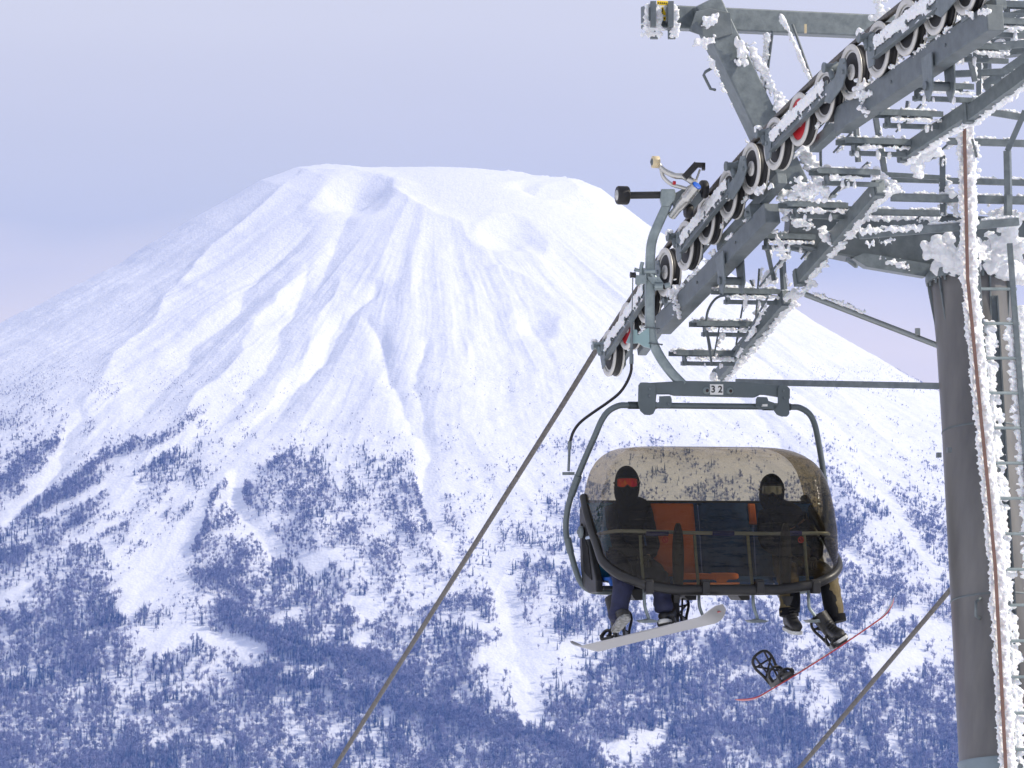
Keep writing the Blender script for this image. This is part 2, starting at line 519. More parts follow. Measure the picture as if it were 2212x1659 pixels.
def scatter(name, protos, pts, scales, rots, label):
    n = len(pts)
    me = bpy.data.meshes.new(name)
    me.vertices.add(n); me.vertices.foreach_set('co', np.asarray(pts, np.float32).ravel())
    for an, dt, arr in (('sc', 'FLOAT', scales), ('wd', 'FLOAT', RNG.uniform(0.85, 1.25, n)), ('rz', 'FLOAT', rots), ('ix', 'INT', RNG.integers(0, len(protos), n))):
        at = me.attributes.new(an, dt, 'POINT')
        at.data.foreach_set('value', np.asarray(arr, np.float32 if dt == 'FLOAT' else np.int32))
    o = bpy.data.objects.new(name, me); COL.objects.link(o)
    ng = bpy.data.node_groups.new(name + '_nodes', 'GeometryNodeTree')
    ng.interface.new_socket('Geometry', in_out='INPUT', socket_type='NodeSocketGeometry')
    ng.interface.new_socket('Geometry', in_out='OUTPUT', socket_type='NodeSocketGeometry')
    N = ng.nodes; L = ng.links
    gi = N.new('NodeGroupInput'); go = N.new('NodeGroupOutput')
    iop = N.new('GeometryNodeInstanceOnPoints')
    gti = N.new('GeometryNodeGeometryToInstance')
    for p in reversed(protos):
        oi = N.new('GeometryNodeObjectInfo'); oi.inputs['Object'].default_value = p
        L.new(oi.outputs['Geometry'], gti.inputs[0])
    L.new(gi.outputs[0], iop.inputs['Points'])
    L.new(gti.outputs[0], iop.inputs['Instance'])
    iop.inputs['Pick Instance'].default_value = True

    def attr(nm, t):
        a = N.new('GeometryNodeInputNamedAttribute'); a.data_type = t; a.inputs['Name'].default_value = nm
        return a.outputs['Attribute']
    L.new(attr('ix', 'INT'), iop.inputs['Instance Index'])
    cx = N.new('ShaderNodeCombineXYZ'); L.new(attr('rz', 'FLOAT'), cx.inputs[2])
    L.new(cx.outputs[0], iop.inputs['Rotation'])
    cs = N.new('ShaderNodeCombineXYZ'); sc_ = attr('sc', 'FLOAT')
    ml = N.new('ShaderNodeMath'); ml.operation = 'MULTIPLY'; L.new(sc_, ml.inputs[0]); L.new(attr('wd', 'FLOAT'), ml.inputs[1])
    L.new(ml.outputs[0], cs.inputs[0]); L.new(ml.outputs[0], cs.inputs[1]); L.new(sc_, cs.inputs[2])
    L.new(cs.outputs[0], iop.inputs['Scale'])
    L.new(iop.outputs[0], go.inputs[0])
    md = o.modifiers.new('scatter', 'NODES'); md.node_group = ng
    o['kind'] = 'stuff'; o['label'] = label
    return o


TP = np.stack([tx, ty, tz], -1)
trot = RNG.random(nT) * 2 * pi
mb = (~is_con) & (~is_shrub)
# lone trees and lone conifers standing clear become things of their own
order = np.argsort(-(tv + RNG.random(nT) * 50))
inframe = (tu > 10) & (tu < 2040) & (tv > 900) & (tv < 1650)
lone_c = [i for i in np.nonzero(is_con & inframe & (pr < 0.30) & (hgt > 7))[0]][:]
lone_b = [i for i in np.nonzero(mb & inframe & (pr < 0.10) & (hgt > 6))[0]][:]
random.seed(5)
random.shuffle(lone_c); random.shuffle(lone_b)
lone_c = lone_c[:60]; lone_b = lone_b[:60]
used = np.zeros(nT, bool); used[lone_c] = True; used[lone_b] = True
scatter('bare_forest', tree_protos, TP[mb & ~used], hgt[mb & ~used], trot[mb & ~used], 'mass of leafless frosted birch forest on the lower slopes')
scatter('scrub', shrub_protos, TP[is_shrub & ~used], hgt[is_shrub & ~used], trot[is_shrub & ~used], 'low rimed scrub dotted over the open snow slopes')
scatter('conifer_forest', con_protos, TP[is_con & ~used], hgt[is_con & ~used] * 1.1, trot[is_con & ~used], 'dark conifers mixed into the leafless forest')


def lone_things(idx, protos, name, label, cat, group, k=1.0):
    for n_, i in enumerate(idx):
        p = protos[n_ % len(protos)]
        o = bpy.data.objects.new(name, p.data)
        COL.objects.link(o)
        o.location = TP[i]; s = float(hgt[i]) * k
        o.scale = (s * 1.1, s * 1.1, s); o.rotation_euler = (0, 0, float(trot[i]))
        o['label'] = label; o['category'] = cat; o['group'] = group


lone_things(lone_c, con_protos, 'conifer', 'small dark conifer standing by itself in a snow clearing of the mountain forest', 'conifer', 'lone conifers in the snow clearings', 1.25)
lone_things(lone_b, tree_protos, 'leafless_tree', 'leafless frosted tree standing by itself on open snow of the mountain', 'tree', 'lone leafless trees on open snow', 1.1)
# unseen trees added behind the camera to give the bubble dark reflections
nb_ = 420
ba = RNG.uniform(0.60 * pi, 1.40 * pi, nb_); br = RNG.uniform(45, 330, nb_)
bx_ = br * np.sin(ba); by_ = br * np.cos(ba)
bz_ = near_ground(bx_, by_) - .3
scatter('reflection_trees', tree_protos + con_protos, np.stack([bx_, by_, bz_], -1), RNG.uniform(9, 17, nb_), RNG.random(nb_) * 6.28, 'unseen trees added behind the camera for reflections in the bubble')
print('TREES', nT, mb.sum(), is_con.sum(), is_shrub.sum(), len(lone_c), len(lone_b))

# ------------------------------------------------------------------ haze, sky, sun
me = bpy.data.meshes.new('haze')
x0, x1, y0, y1, z0, z1 = -13700., 13700., -13700., 13700., -672., 1045.
me.from_pydata([(x0, y0, z0), (x1, y0, z0), (x1, y1, z0), (x0, y1, z0), (x0, y0, z1), (x1, y0, z1), (x1, y1, z1), (x0, y1, z1)], [],
               [(0, 3, 2, 1), (4, 5, 6, 7), (0, 1, 5, 4), (1, 2, 6, 5), (2, 3, 7, 6), (3, 0, 4, 7)])
haze = bpy.data.objects.new('haze', me); COL.objects.link(haze)
haze['kind'] = 'stuff'; haze['label'] = 'thin bluish winter haze in the air'
hm = bpy.data.materials.new('haze'); hm.use_nodes = True
hm.node_tree.nodes.clear()
ho = hm.node_tree.nodes.new('ShaderNodeOutputMaterial'); hv = hm.node_tree.nodes.new('ShaderNodeVolumePrincipled')
hv.inputs['Color'].default_value = (0.19, 0.36, 1.0, 1)
hv.inputs['Density'].default_value = 0.000041
hv.inputs['Anisotropy'].default_value = 0.2
hm.node_tree.links.new(hv.outputs[0], ho.inputs['Volume'])
me.materials.append(hm)

SUN_EL, SUN_AZ = math.radians(37), math.radians(97)      # azimuth clockwise from +Y (the view direction)
sd = V((math.sin(SUN_AZ) * math.cos(SUN_EL), math.cos(SUN_AZ) * math.cos(SUN_EL), math.sin(SUN_EL)))
sl = bpy.data.lights.new('sun', 'SUN'); sun = bpy.data.objects.new('sun', sl); COL.objects.link(sun)
sl.energy = 3.0; sl.angle = math.radians(0.6); sl.color = (1.0, 0.91, 0.77)
sun.rotation_euler = (-sd).to_track_quat('-Z', 'Y').to_euler()

w = bpy.data.worlds.new("World"); SC.world = w; w.use_nodes = True
nt = w.node_tree; N = nt.nodes; L = nt.links
bg = N['Background']
sky = N.new('ShaderNodeTexSky'); sky.sky_type = 'NISHITA'; sky.sun_disc = False
sky.sun_elevation = SUN_EL; sky.sun_rotation = SUN_AZ; sky.altitude = 900; sky.dust_density = 1.0
L.new(sky.outputs[0], bg.inputs['Color']); bg.inputs['Strength'].default_value = 0.10
tc = N.new('ShaderNodeTexCoord'); sp = N.new('ShaderNodeSeparateXYZ'); L.new(tc.outputs['Generated'], sp.inputs[0])
mp = N.new('ShaderNodeMapping'); mp.inputs['Scale'].default_value = (5, 5, 22); L.new(tc.outputs['Generated'], mp.inputs['Vector'])
nz = N.new('ShaderNodeTexNoise'); nz.inputs['Scale'].default_value = 1.0; nz.inputs['Detail'].default_value = 3; nz.inputs['Roughness'].default_value = 0.45
L.new(mp.outputs[0], nz.inputs['Vector'])
ad = N.new('ShaderNodeMath'); ad.operation = 'MULTIPLY_ADD'; L.new(nz.outputs['Fac'], ad.inputs[0]); ad.inputs[1].default_value = 0.08
L.new(sp.outputs['Z'], ad.inputs[2])
ad1 = N.new('ShaderNodeMath'); ad1.operation = 'MULTIPLY_ADD'; L.new(sp.outputs['X'], ad1.inputs[0]); ad1.inputs[1].default_value = 0.05; L.new(ad.outputs[0], ad1.inputs[2])
ad2 = N.new('ShaderNodeMath'); ad2.operation = 'SUBTRACT'; L.new(ad1.outputs[0], ad2.inputs[0]); ad2.inputs[1].default_value = 0.040
cr = N.new('ShaderNodeValToRGB'); L.new(ad2.outputs[0], cr.inputs['Fac'])
els = cr.color_ramp.elements
stops = [(0.0, (1.22, 1.02, 0.84)), (0.052, (1.22, 1.02, 0.84)), (0.070, (1.02, 0.90, 0.80)), (0.086, (0.78, 0.74, 0.74)), (0.110, (0.82, 0.77, 0.77)),
         (0.145, (0.88, 0.83, 0.82)), (0.25, (0.90, 0.86, 0.85)), (1.0, (0.68, 0.70, 0.82))]
els[0].position = stops[0][0]; els[0].color = (*stops[0][1], 1)
els[1].position = stops[-1][0]; els[1].color = (*stops[-1][1], 1)
for p_, c_ in stops[1:-1]:
    e = els.new(p_); e.color = (*c_, 1)
bg2 = N.new('ShaderNodeBackground'); L.new(cr.outputs[0], bg2.inputs['Color']); bg2.inputs['Strength'].default_value = 0.86
mxs = N.new('ShaderNodeMixShader'); mxs.inputs[0].default_value = 0.80
L.new(bg.outputs[0], mxs.inputs[1]); L.new(bg2.outputs[0], mxs.inputs[2])
L.new(mxs.outputs[0], N['World Output'].inputs['Surface'])

vs = SC.view_settings
vs.view_transform = 'Standard'; vs.look = 'None'; vs.gamma = 1.0; vs.exposure = 0.26; vs.use_curve_mapping = False
SC.cycles.volume_bounces = 1
SC.cycles.max_bounces = 8
SC.cycles.transparent_max_bounces = 16
# =================================================================== helpers for the near objects
UP = V((0, 0, 1))
ROOT = {}


class MB:
    """collects faces in world coordinates and links them as one mesh object"""

    def __init__(s):
        s.v = []; s.f = []; s.m = []; s.s = []

    def add(s, vs, fs, m=0, smooth=False):
        n = len(s.v)
        s.v += [tuple(p) for p in vs]
        for f in fs:
            s.f.append(tuple(i + n for i in f)); s.m.append(m); s.s.append(smooth)

    def box(s, c, a, b, d, m=0):
        """centre c, half vectors a, b, d"""
        c = V(c)
        vs = [c + i * a + j * b + k * d for i in (-1, 1) for j in (-1, 1) for k in (-1, 1)]
        s.add(vs, [(0, 1, 3, 2), (4, 6, 7, 5), (0, 4, 5, 1), (2, 3, 7, 6), (0, 2, 6, 4), (1, 5, 7, 3)], m)

    def beam(s, a, b, w, h, up=UP, m=0, ext=0.0):
        a = V(a); b = V(b); t = (b - a).normalized()
        side = t.cross(up).normalized(); u = side.cross(t).normalized()
        a = a - t * ext; b = b + t * ext
        s.box((a + b) / 2, (b - a) / 2, side * (w / 2), u * (h / 2), m)

    def channel(s, a, b, w, h, th=0.01, up=UP, m=0):
        """a C profile open downwards"""
        a = V(a); b = V(b); t = (b - a).normalized()
        side = t.cross(up).normalized(); u = side.cross(t).normalized()
        c = (a + b) / 2; hl = (b - a) / 2
        s.box(c + u * (h / 2 - th / 2), hl, side * (w / 2), u * (th / 2), m)
        for k in (-1, 1):
            s.box(c + side * k * (w / 2 - th / 2) - u * (th / 2 + 0.0005), hl, side * (th / 2), u * (h / 2 - th / 2), m)

    def tube(s, pts, r, n=10, m=0, closed=False, caps=True):
        pts = [V(p) for p in pts]
        N_ = len(pts)
        rs = r if isinstance(r, (list, tuple)) else [r] * N_
        t0 = (pts[1] - pts[0]).normalized()
        ref = t0.orthogonal().normalized()
        base = len(s.v); vs = []
        for i, p in enumerate(pts):
            if closed:
                t = (pts[(i + 1) % N_] - pts[i - 1]).normalized()
            else:
                t = (pts[min(i + 1, N_ - 1)] - pts[max(i - 1, 0)]).normalized()
            ref = (ref - t * ref.dot(t)).normalized()
            bb = t.cross(ref)
            for k in range(n):
                an = 2 * pi * k / n
                vs.append(p + (ref * math.cos(an) + bb * math.sin(an)) * rs[i])
        fs = []
        for i in range(N_ if closed else N_ - 1):
            j = (i + 1) % N_
            for k in range(n):
                l = (k + 1) % n
                fs.append((i * n + k, i * n + l, j * n + l, j * n + k))
        s.add(vs, fs, m, True)
        if caps and not closed:
            s.add(vs[:n], [tuple(reversed(range(n)))], m)
            s.add(vs[-n:], [tuple(range(n))], m)

    def lathe(s, o, ax, prof, n=24, m=0, smooth=True, caps=True):
        """prof: (t along axis, radius)"""
        o = V(o); ax = V(ax).normalized(); e1 = ax.orthogonal().normalized(); e2 = ax.cross(e1)
        vs = []
        for t, r in prof:
            for k in range(n):
                an = 2 * pi * k / n
                vs.append(o + ax * t + (e1 * math.cos(an) + e2 * math.sin(an)) * r)
        fs = []
        for i in range(len(prof) - 1):
            for k in range(n):
                l = (k + 1) % n
                fs.append((i * n + k, i * n + l, (i + 1) * n + l, (i + 1) * n + k))
        s.add(vs, fs, m, smooth)
        if not caps: return
        if prof[0][1] > 1e-4: s.add(vs[:n], [tuple(reversed(range(n)))], m)
        if prof[-1][1] > 1e-4: s.add(vs[-n:], [tuple(range(n))], m)

    def cyl(s, a, b, r, n=16, m=0, r2=None):
        a = V(a); b = V(b)
        s.lathe(a, b - a, [(0, r), ((b - a).length, r if r2 is None else r2)], n, m)

    def prism(s, poly, o, ex, ey, ez, m=0):
        """polygon (list of 2D) in ex/ey at o, extruded by ez (vector) centred"""
        o = V(o)
        a = [o + ex * p[0] + ey * p[1] - ez / 2 for p in poly]
        b = [q + ez for q in a]
        n = len(poly)
        s.add(a + b, [tuple(reversed(range(n))), tuple(range(n, 2 * n))] + [(i, (i + 1) % n, n + (i + 1) % n, n + i) for i in range(n)], m)

    def build(s, name, mats, parent=None, loc=None, sub=0, bevel=0.0, smooth=None, label=None):
        if not isinstance(mats, (list, tuple)): mats = [mats]
        root = parent
        while root is not None and root.parent is not None: root = root.parent
        L0 = V(root.location) if root is not None else V((0, 0, 0))
        if root is None and loc is not None: L0 = V(loc)
        me = bpy.data.meshes.new(name)
        me.from_pydata([tuple(V(p) - L0) for p in s.v], [], s.f)
        for q in mats: me.materials.append(q)
        me.polygons.foreach_set('material_index', s.m)
        me.polygons.foreach_set('use_smooth', s.s if smooth is None else [smooth] * len(s.f))
        me.validate(); me.update()
        bm = bmesh.new(); bm.from_mesh(me)
        if sub or bevel: bmesh.ops.remove_doubles(bm, verts=bm.verts, dist=1e-5)
        bmesh.ops.recalc_face_normals(bm, faces=bm.faces)
        bm.to_mesh(me); bm.free()
        o = bpy.data.objects.new(name, me); COL.objects.link(o)
        if parent is not None: o.parent = parent
        elif loc is not None: o.location = L0
        if bevel:
            md = o.modifiers.new('bevel', 'BEVEL'); md.width = bevel; md.segments = 2; md.limit_method = 'ANGLE'
        if sub:
            md = o.modifiers.new('subsurf', 'SUBSURF'); md.levels = sub; md.render_levels = sub
        if label: o['label'] = label
        return o


def thing(name, label, cat, loc, group=None):
    o = bpy.data.objects.new(name, None); COL.objects.link(o)
    o.location = loc; o.empty_display_size = 0.2
    o['label'] = label; o['category'] = cat
    if group: o['group'] = group
    return o


def tagm(o, label, cat, group=None):
    o['label'] = label; o['category'] = cat
    if group: o['group'] = group
    return o


def smooth_path(pts, n=6):
    """Catmull-Rom through the points"""
    pts = [V(p) for p in pts]
    q = [pts[0] * 2 - pts[1]] + pts + [pts[-1] * 2 - pts[-2]]
    out = []
    for i in range(1, len(q) - 2):
        a, b, c, d = q[i - 1:i + 3]
        for k in range(n):
            t = k / n
            out.append(0.5 * ((2 * b) + (c - a) * t + (2 * a - 5 * b + 4 * c - d) * t * t + (3 * b - a - 3 * c + d) * t ** 3))
    out.append(pts[-1])
    return out


# ico sphere template
_bm = bmesh.new(); bmesh.ops.create_icosphere(_bm, subdivisions=2, radius=1.0)
ICO_V = [v.co.copy() for v in _bm.verts]; ICO_F = [tuple(v.index for v in f.verts) for f in _bm.faces]; _bm.free()
_bm = bmesh.new(); bmesh.ops.create_icosphere(_bm, subdivisions=1, radius=1.0)
ICO1_V = [v.co.copy() for v in _bm.verts]; ICO1_F = [tuple(v.index for v in f.verts) for f in _bm.faces]; _bm.free()


def lump(mb, c, r, ax=None, el=1.0, flat=1.0, rough=0.22, m=0, nrm=None):
    """a rough little lump of rime, stretched by el along ax and squashed by flat along nrm"""
    big = r > 0.03
    Vs, Fs = (ICO_V, ICO_F) if big else (ICO1_V, ICO1_F)
    q = Quaternion((random.gauss(0, 1), random.gauss(0, 1), random.gauss(0, 1), random.gauss(0, 1))).normalized()
    c = V(c); vs = []
    for v in Vs:
        p = (q @ v) * (r * random.uniform(1 - rough, 1 + rough))
        if ax is not None: p = p + ax * (p.dot(ax) * (el - 1))
        if nrm is not None: p = p - nrm * (p.dot(nrm) * (1 - flat))
        vs.append(c + p)
    mb.add(vs, Fs, m, True)


def rime(mb, a, b, r, wind=None, el=1.5, spread=0.6, dens=1.0, rvar=0.6, off=None, gap=0.15, flat=1.0, nrm=None):
    """a crust of small wind-blown flakes along a -> b"""
    a = V(a); b = V(b); L_ = (b - a).length
    r0 = r * 0.8
    r = r0 * 0.62
    n = max(3, int(L_ / r * 2.3 * dens))
    ph = random.uniform(0, 10)
    wv = (EE * 0.85 + UP * 0.25).normalized()
    for i in range(n):
        t = (i + random.uniform(-.5, .5)) / n
        g = 0.5 + 0.5 * math.sin(ph + t * L_ * 9) * math.sin(ph * 2 + t * L_ * 23)
        if g < gap: continue
        rr_ = r * random.uniform(1 - rvar, 1 + rvar * 0.5) * (0.6 + 0.55 * g)
        jit = V((random.gauss(0, 1), random.gauss(0, 1), random.gauss(0, 1))) * r0 * (0.26 + 0.28 * spread)
        if nrm is not None: jit = jit - nrm * jit.dot(nrm) * 0.7
        p = a.lerp(b, min(max(t, 0), 1)) + jit
        if off is not None: p = p + off * random.uniform(0.1, 1.0) ** 1.3
        ax = wv if wind is None else wind
        ax = (ax + V((random.gauss(0, .35), random.gauss(0, .35), random.gauss(0, .35)))).normalized()
        lump(mb, p, rr_, ax, random.uniform(1.0, 1.9) * (1 if wind is None else el * .8), flat, 0.25, 0, nrm)


# ------------------------------------------------------------------ materials of the near objects
GALV = mat('galvanised_steel', (0.125, 0.152, 0.168), 0.45, 0.2, vscale=14, col2=(0.20, 0.235, 0.25), bump=0.05, bscale=60)
GALV_D = mat('weathered_steel', (0.10, 0.122, 0.136), 0.5, 0.15, vscale=9, col2=(0.16, 0.188, 0.205), bump=0.05)
GALV_L = mat('new_galvanised_steel', (0.22, 0.27, 0.28), 0.38, 0.55, vscale=11, col2=(0.34, 0.40, 0.41))
PAINTG = mat('grey_paint', (0.115, 0.145, 0.158), 0.42, 0.1, var=0.10, vscale=5, coat=0.15)
POLE = mat('tower_pole_steel', (0.105, 0.106, 0.113), 0.40, 0.2, vscale=2.6, col2=(0.20, 0.198, 0.196), bump=0.05, bscale=30, stretch=(1, 1, .22))
POLE_B = mat('tower_base_steel', (0.19, 0.24, 0.28), 0.42, 0.5, var=0.12, vscale=3)
ALU = mat('bare_aluminium', (0.55, 0.55, 0.53), 0.28, 0.95, var=0.10, vscale=8)
RIMM = mat('sheave_flange', (0.62, 0.61, 0.58), 0.38, 0.3, var=0.10, vscale=9)
DISH = mat('sheave_dish', (0.68, 0.68, 0.66), 0.4, 0.1, var=0.2, vscale=12)
RUBBER = mat('black_rubber', (0.014, 0.014, 0.016), 0.55, 0, var=0.3, vscale=20, bump=0.1)
BLACKP = mat('black_plastic', (0.018, 0.018, 0.02), 0.38, 0, var=0.2, vscale=15)
REDP = mat('red_paint', (0.55, 0.012, 0.02), 0.4, 0, var=0.12, vscale=10)
BLUECAP = mat('blue_cap', (0.01, 0.12, 0.62), 0.4)
CREAM = mat('cream_roller', (0.72, 0.60, 0.38), 0.5, var=0.08)
ROPEM = mat('steel_rope', (0.085, 0.08, 0.078), 0.45, 0.6, vscale=30, col2=(0.19, 0.18, 0.17))
HOSE = mat('black_hose', (0.01, 0.01, 0.012), 0.35)
YEL = mat('yellow_sticker', (0.85, 0.60, 0.01), 0.5)
WHT = mat('white_sticker', (0.82, 0.83, 0.82), 0.45)
BLK = mat('black_print', (0.01, 0.01, 0.01), 0.5)
BROWN = mat('brown_safety_rail', (0.20, 0.115, 0.095), 0.55, 0, var=0.12, vscale=7)


def rime_mat():
    m, nt, b = nodes_of('rime_ice')
    b.inputs['Base Color'].default_value = (0.88, 0.90, 0.94, 1)
    b.inputs['Roughness'].default_value = 0.55
    b.inputs['Subsurface Weight'].default_value = 0.45
    b.inputs['Subsurface Radius'].default_value = (0.02, 0.025, 0.03)
    tc = nt.nodes.new('ShaderNodeTexCoord')
    n = nt.nodes.new('ShaderNodeTexNoise'); n.inputs['Scale'].default_value = 55; n.inputs['Detail'].default_value = 5
    nt.links.new(tc.outputs['Object'], n.inputs['Vector'])
    bp = nt.nodes.new('ShaderNodeBump'); bp.inputs['Strength'].default_value = 0.7; bp.inputs['Distance'].default_value = 0.012
    nt.links.new(n.outputs['Fac'], bp.inputs['Height']); nt.links.new(bp.outputs['Normal'], b.inputs['Normal'])
    return m


RIME = rime_mat()
RTEX = bpy.data.textures.new('rime_rough', 'CLOUDS'); RTEX.noise_scale = 0.035; RTEX.noise_depth = 3
RTEX2 = bpy.data.textures.new('rime_lumps', 'CLOUDS'); RTEX2.noise_scale = 0.11; RTEX2.noise_depth = 1


def build_rime(mb, parent, vox=0.0078):
    o = mb.build('rime', RIME, parent)
    md = o.modifiers.new('crust', 'REMESH'); md.mode = 'VOXEL'; md.voxel_size = vox; md.use_smooth_shade = True
    for tx, st in ((RTEX2, .012), (RTEX, .018)):
        d = o.modifiers.new('rough', 'DISPLACE'); d.texture = tx; d.strength = st; d.mid_level = 0.52; d.texture_coords = 'LOCAL'
    o['kind'] = 'stuff'
    return o



# =================================================================== the line of sheaves
_kk = np.array([1, 4, 8, 12, 16.])
_cu = np.polyfit(_kk, [1323, 1447, 1628, 1850, 2095], 3)
_cv = np.polyfit(_kk, [765, 583, 371, 152, -30], 3)


def Wc(k):
    return P(float(np.polyval(_cu, k)), float(np.polyval(_cv, k)), 33.0 - 0.4818 * (k - 1))


def frame_at(k):
    t = (Wc(k + 0.5) - Wc(k - 0.5)).normalized()
    e = UP.cross(t).normalized()
    return t, e, t.cross(e).normalized()


T8, E8, N8 = frame_at(8.5)
EE = E8


def A(k, l, h):
    t, e, n = frame_at(k)
    return Wc(k) + e * l + n * h


def uv(p):
    return proj(p.x, p.y, p.z)


WIND = (EE + V((0, -0.3, -0.15))).normalized()

# ------------------------------------------------------------------ lift tower
pole_top = P(2097, 604, 29.9)
pole_low = P(2170, 1662, 29.0)
pdir = (pole_low - pole_top).normalized()
pole_base = pole_top + pdir * ((-8.6 - pole_top.z) / pdir.z)
tower = thing('lift_tower', 'tall grey steel chairlift tower crusted with rime, carrying the sheaves on the right', 'lift tower', pole_base)

mb = MB()
Lp = (pole_base - pole_top).length
n_ax = pdir
mb.lathe(pole_top, pdir, [(0.0, .30), (0.02, .335), (0.12, .325), (0.5, .31), (1.2, .312), (3.93, .352)], 48)
mb.build('pole', POLE, tower)
for tz_, rz_ in ((1.25, .314), (2.62, .334)):
    mb = MB()
    mb.lathe(pole_top, pdir, [(tz_ - .010, rz_ - .004), (tz_ - .006, rz_ + .003), (tz_ + .006, rz_ + .003), (tz_ + .010, rz_ - .004)], 48, caps=False)
    mb.build('weld_seam', GALV_D, tower)
mb = MB()
mb.lathe(pole_top + pdir * 3.90, pdir, [(0, .366), (0.02, .366), (0.03, .362), (Lp - 3.9, .41)], 48)
mb.build('pole_base', POLE_B, tower)
mb = MB()
mb.lathe(pole_top - pdir * 0.015, pdir, [(-.035, .25), (-.035, .362), (0.0, .366), (0.035, .362), (0.035, .30)], 48)
for k in range(20):
    a = 2 * pi * k / 20
    e1 = pdir.orthogonal().normalized(); e2 = pdir.cross(e1)
    q = pole_top + (e1 * math.cos(a) + e2 * math.sin(a)) * .337
    mb.cyl(q - pdir * .07, q + pdir * .055, .013, 6)
    # gussets under the flange
    if k % 2 == 0:
        rd = (e1 * math.cos(a + .15) + e2 * math.sin(a + .15))
        mb.prism([(.30, 0.02), (.355, 0.02), (.352, 0.09), (.315, 0.38)], pole_top, rd, pdir, pdir.cross(rd) * 0.012)
mb.build('flange', GALV, tower, bevel=0.003)
# lifting eye and small clips on the pole
for (u, v, s) in ((2028, 983, 9), (2050, 972, 9), (2143, 1040, 8), (2148, 1200, 8)):
    mb = MB()
    c = P(u, v, 29.05)
    mb.box(c, V((s / 540, 0, 0)), V((0, 0.05, 0)), V((0, 0, s / 460)))
    mb.build('pole_clip', GALV_D, tower)
mb = MB()
mb.tube([P(2118, 1292, 29.0), P(2108, 1300, 28.9), P(2108, 1330, 28.9), P(2119, 1338, 29.0)], .012, 8)
mb.build('pole_handle', GALV, tower)
# conduit running down the front of the pole
mb = MB()
mb.beam(P(2148, 640, 29.45), P(2207, 1665, 28.52), .055, .05, up=V((0, -1, 0)))
mb.beam(P(2153.5, 640, 29.42), P(2212.5, 1665, 28.49), .008, .062, up=V((0, -1, 0)))
mb.build('conduit', GALV_D, tower)

# crossarm
mb = MB()
ca0 = P(1700, 487, 30.2); ca1 = P(2400, 540, 30.35)
ce = (ca1 - ca0).normalized(); cs = ce.cross(UP).normalized(); cu_ = cs.cross(ce)
mb.prism([(0, -.16), (.62, -.24), (1.5, -.27), (2.6, -.25), (2.6, .16), (0, .16)], ca0, ce, cu_, cs * 0.34)
mb.prism([(0, -.175), (.62, -.255), (1.5, -.285), (2.6, -.265), (2.6, -.245), (1.5, -.268), (.62, -.238), (0, -.158)], ca0, ce, cu_, cs * 0.42)
mb.box(ca0 + ce * 1.3 + cu_ * .168, ce * 1.3, cs * .21, cu_ * .008)
mb.build('crossarm', GALV_D, tower, bevel=0.004)
mb = MB()
q0 = P(1838, 560, 30.0); q1 = P(2005, 588, 30.1)
mb.prism([(0, 0), (.12, -.05), (.62, -.05), (.72, .06), (.1, .06)], q0, (q1 - q0).normalized(), UP, cs * 0.2)
mb.build('crossarm_gusset', GALV, tower)

# lifting frame above the sheaves
d_bot = P(1712, 408, 29.950); d_top = P(1520, 6, 29.800)
mb = MB()
mb.beam(d_bot, d_top, .21, .235, up=EE)
mb.build('frame_leg', GALV, tower, bevel=0.012)
h0 = P(1392, 36, 29.700); h1 = P(2330, 78, 31.100)
mb = MB()
mb.beam(h0, h1, .17, .185)
mb.build('lifting_beam', GALV, tower, bevel=0.012)
mb = MB()   # gusset where they meet
hd = (h1 - h0).normalized()
mb.prism([(-.16, -.10), (-.10, .06), (.02, .09), (.20, .06), (.22, -.11), (.05, -.16)], P(1528, 42, 29.670), hd, UP, V((0, 0.02, 0)))
mb.build('gusset_plate', GALV_L if False else GALV_D, tower, bevel=0.003)
mb = MB()
for u_ in (1410, 1448):
    c = P(u_, 45, 29.580)
    mb.box(c + V((0, 0, .04)), V((.022, 0, 0)), V((0, .13, 0)), V((0, 0, .10)))
    mb.box(c + V((.01, 0, -.11)), V((.03, 0, 0)), V((0, .03, 0)), V((0, 0, .035)))
    mb.box(c + V((-.03, 0, .045)), V((.006, 0, 0)), V((0, .1, 0)), V((0, 0, .05)))
mb.build('beam_clamp', GALV_D, tower)
mb = MB()
mb.tube([P(1538, 147, 29.750), P(1524, 155, 29.720), P(1520, 162, 29.720), P(1535, 192, 29.720), P(1545, 194, 29.750)], .012, 8)
mb.build('grab_handle', GALV_D, tower)
mb = MB()
mb.cyl(P(1669, 66, 30.000), P(1649, 225, 30.200), .012, 8)
mb.cyl(P(1712, 20 + 33, 29.950), P(1757, 180, 29.800), .011, 8)
mb.build('tie_rod', GALV_D, tower)
mb = MB()
mb.box(P(1740, 62, 29.86) , V((.009, 0, 0)), V((0, .02, 0)), V((0, 0, .035)))
mb.build('rod_bracket', CREAM, tower)
# warning sticker
mb = MB()
sc0 = P(1431, 23, 29.605)
ex_, ez_ = hd, hd.cross(V((0, 1, 0))).normalized() * 1.0
if ez_.z < 0: ez_ = -ez_
fy = V((0, -0.002, 0))


def rect(mb, c, ex, ez, x0, x1, z0, z1, lay, m):
    mb.prism([(x0, z0), (x1, z0), (x1, z1), (x0, z1)], c - V((0, 0.002 * lay, 0)), ex, ez, V((0, .0015, 0)), m)


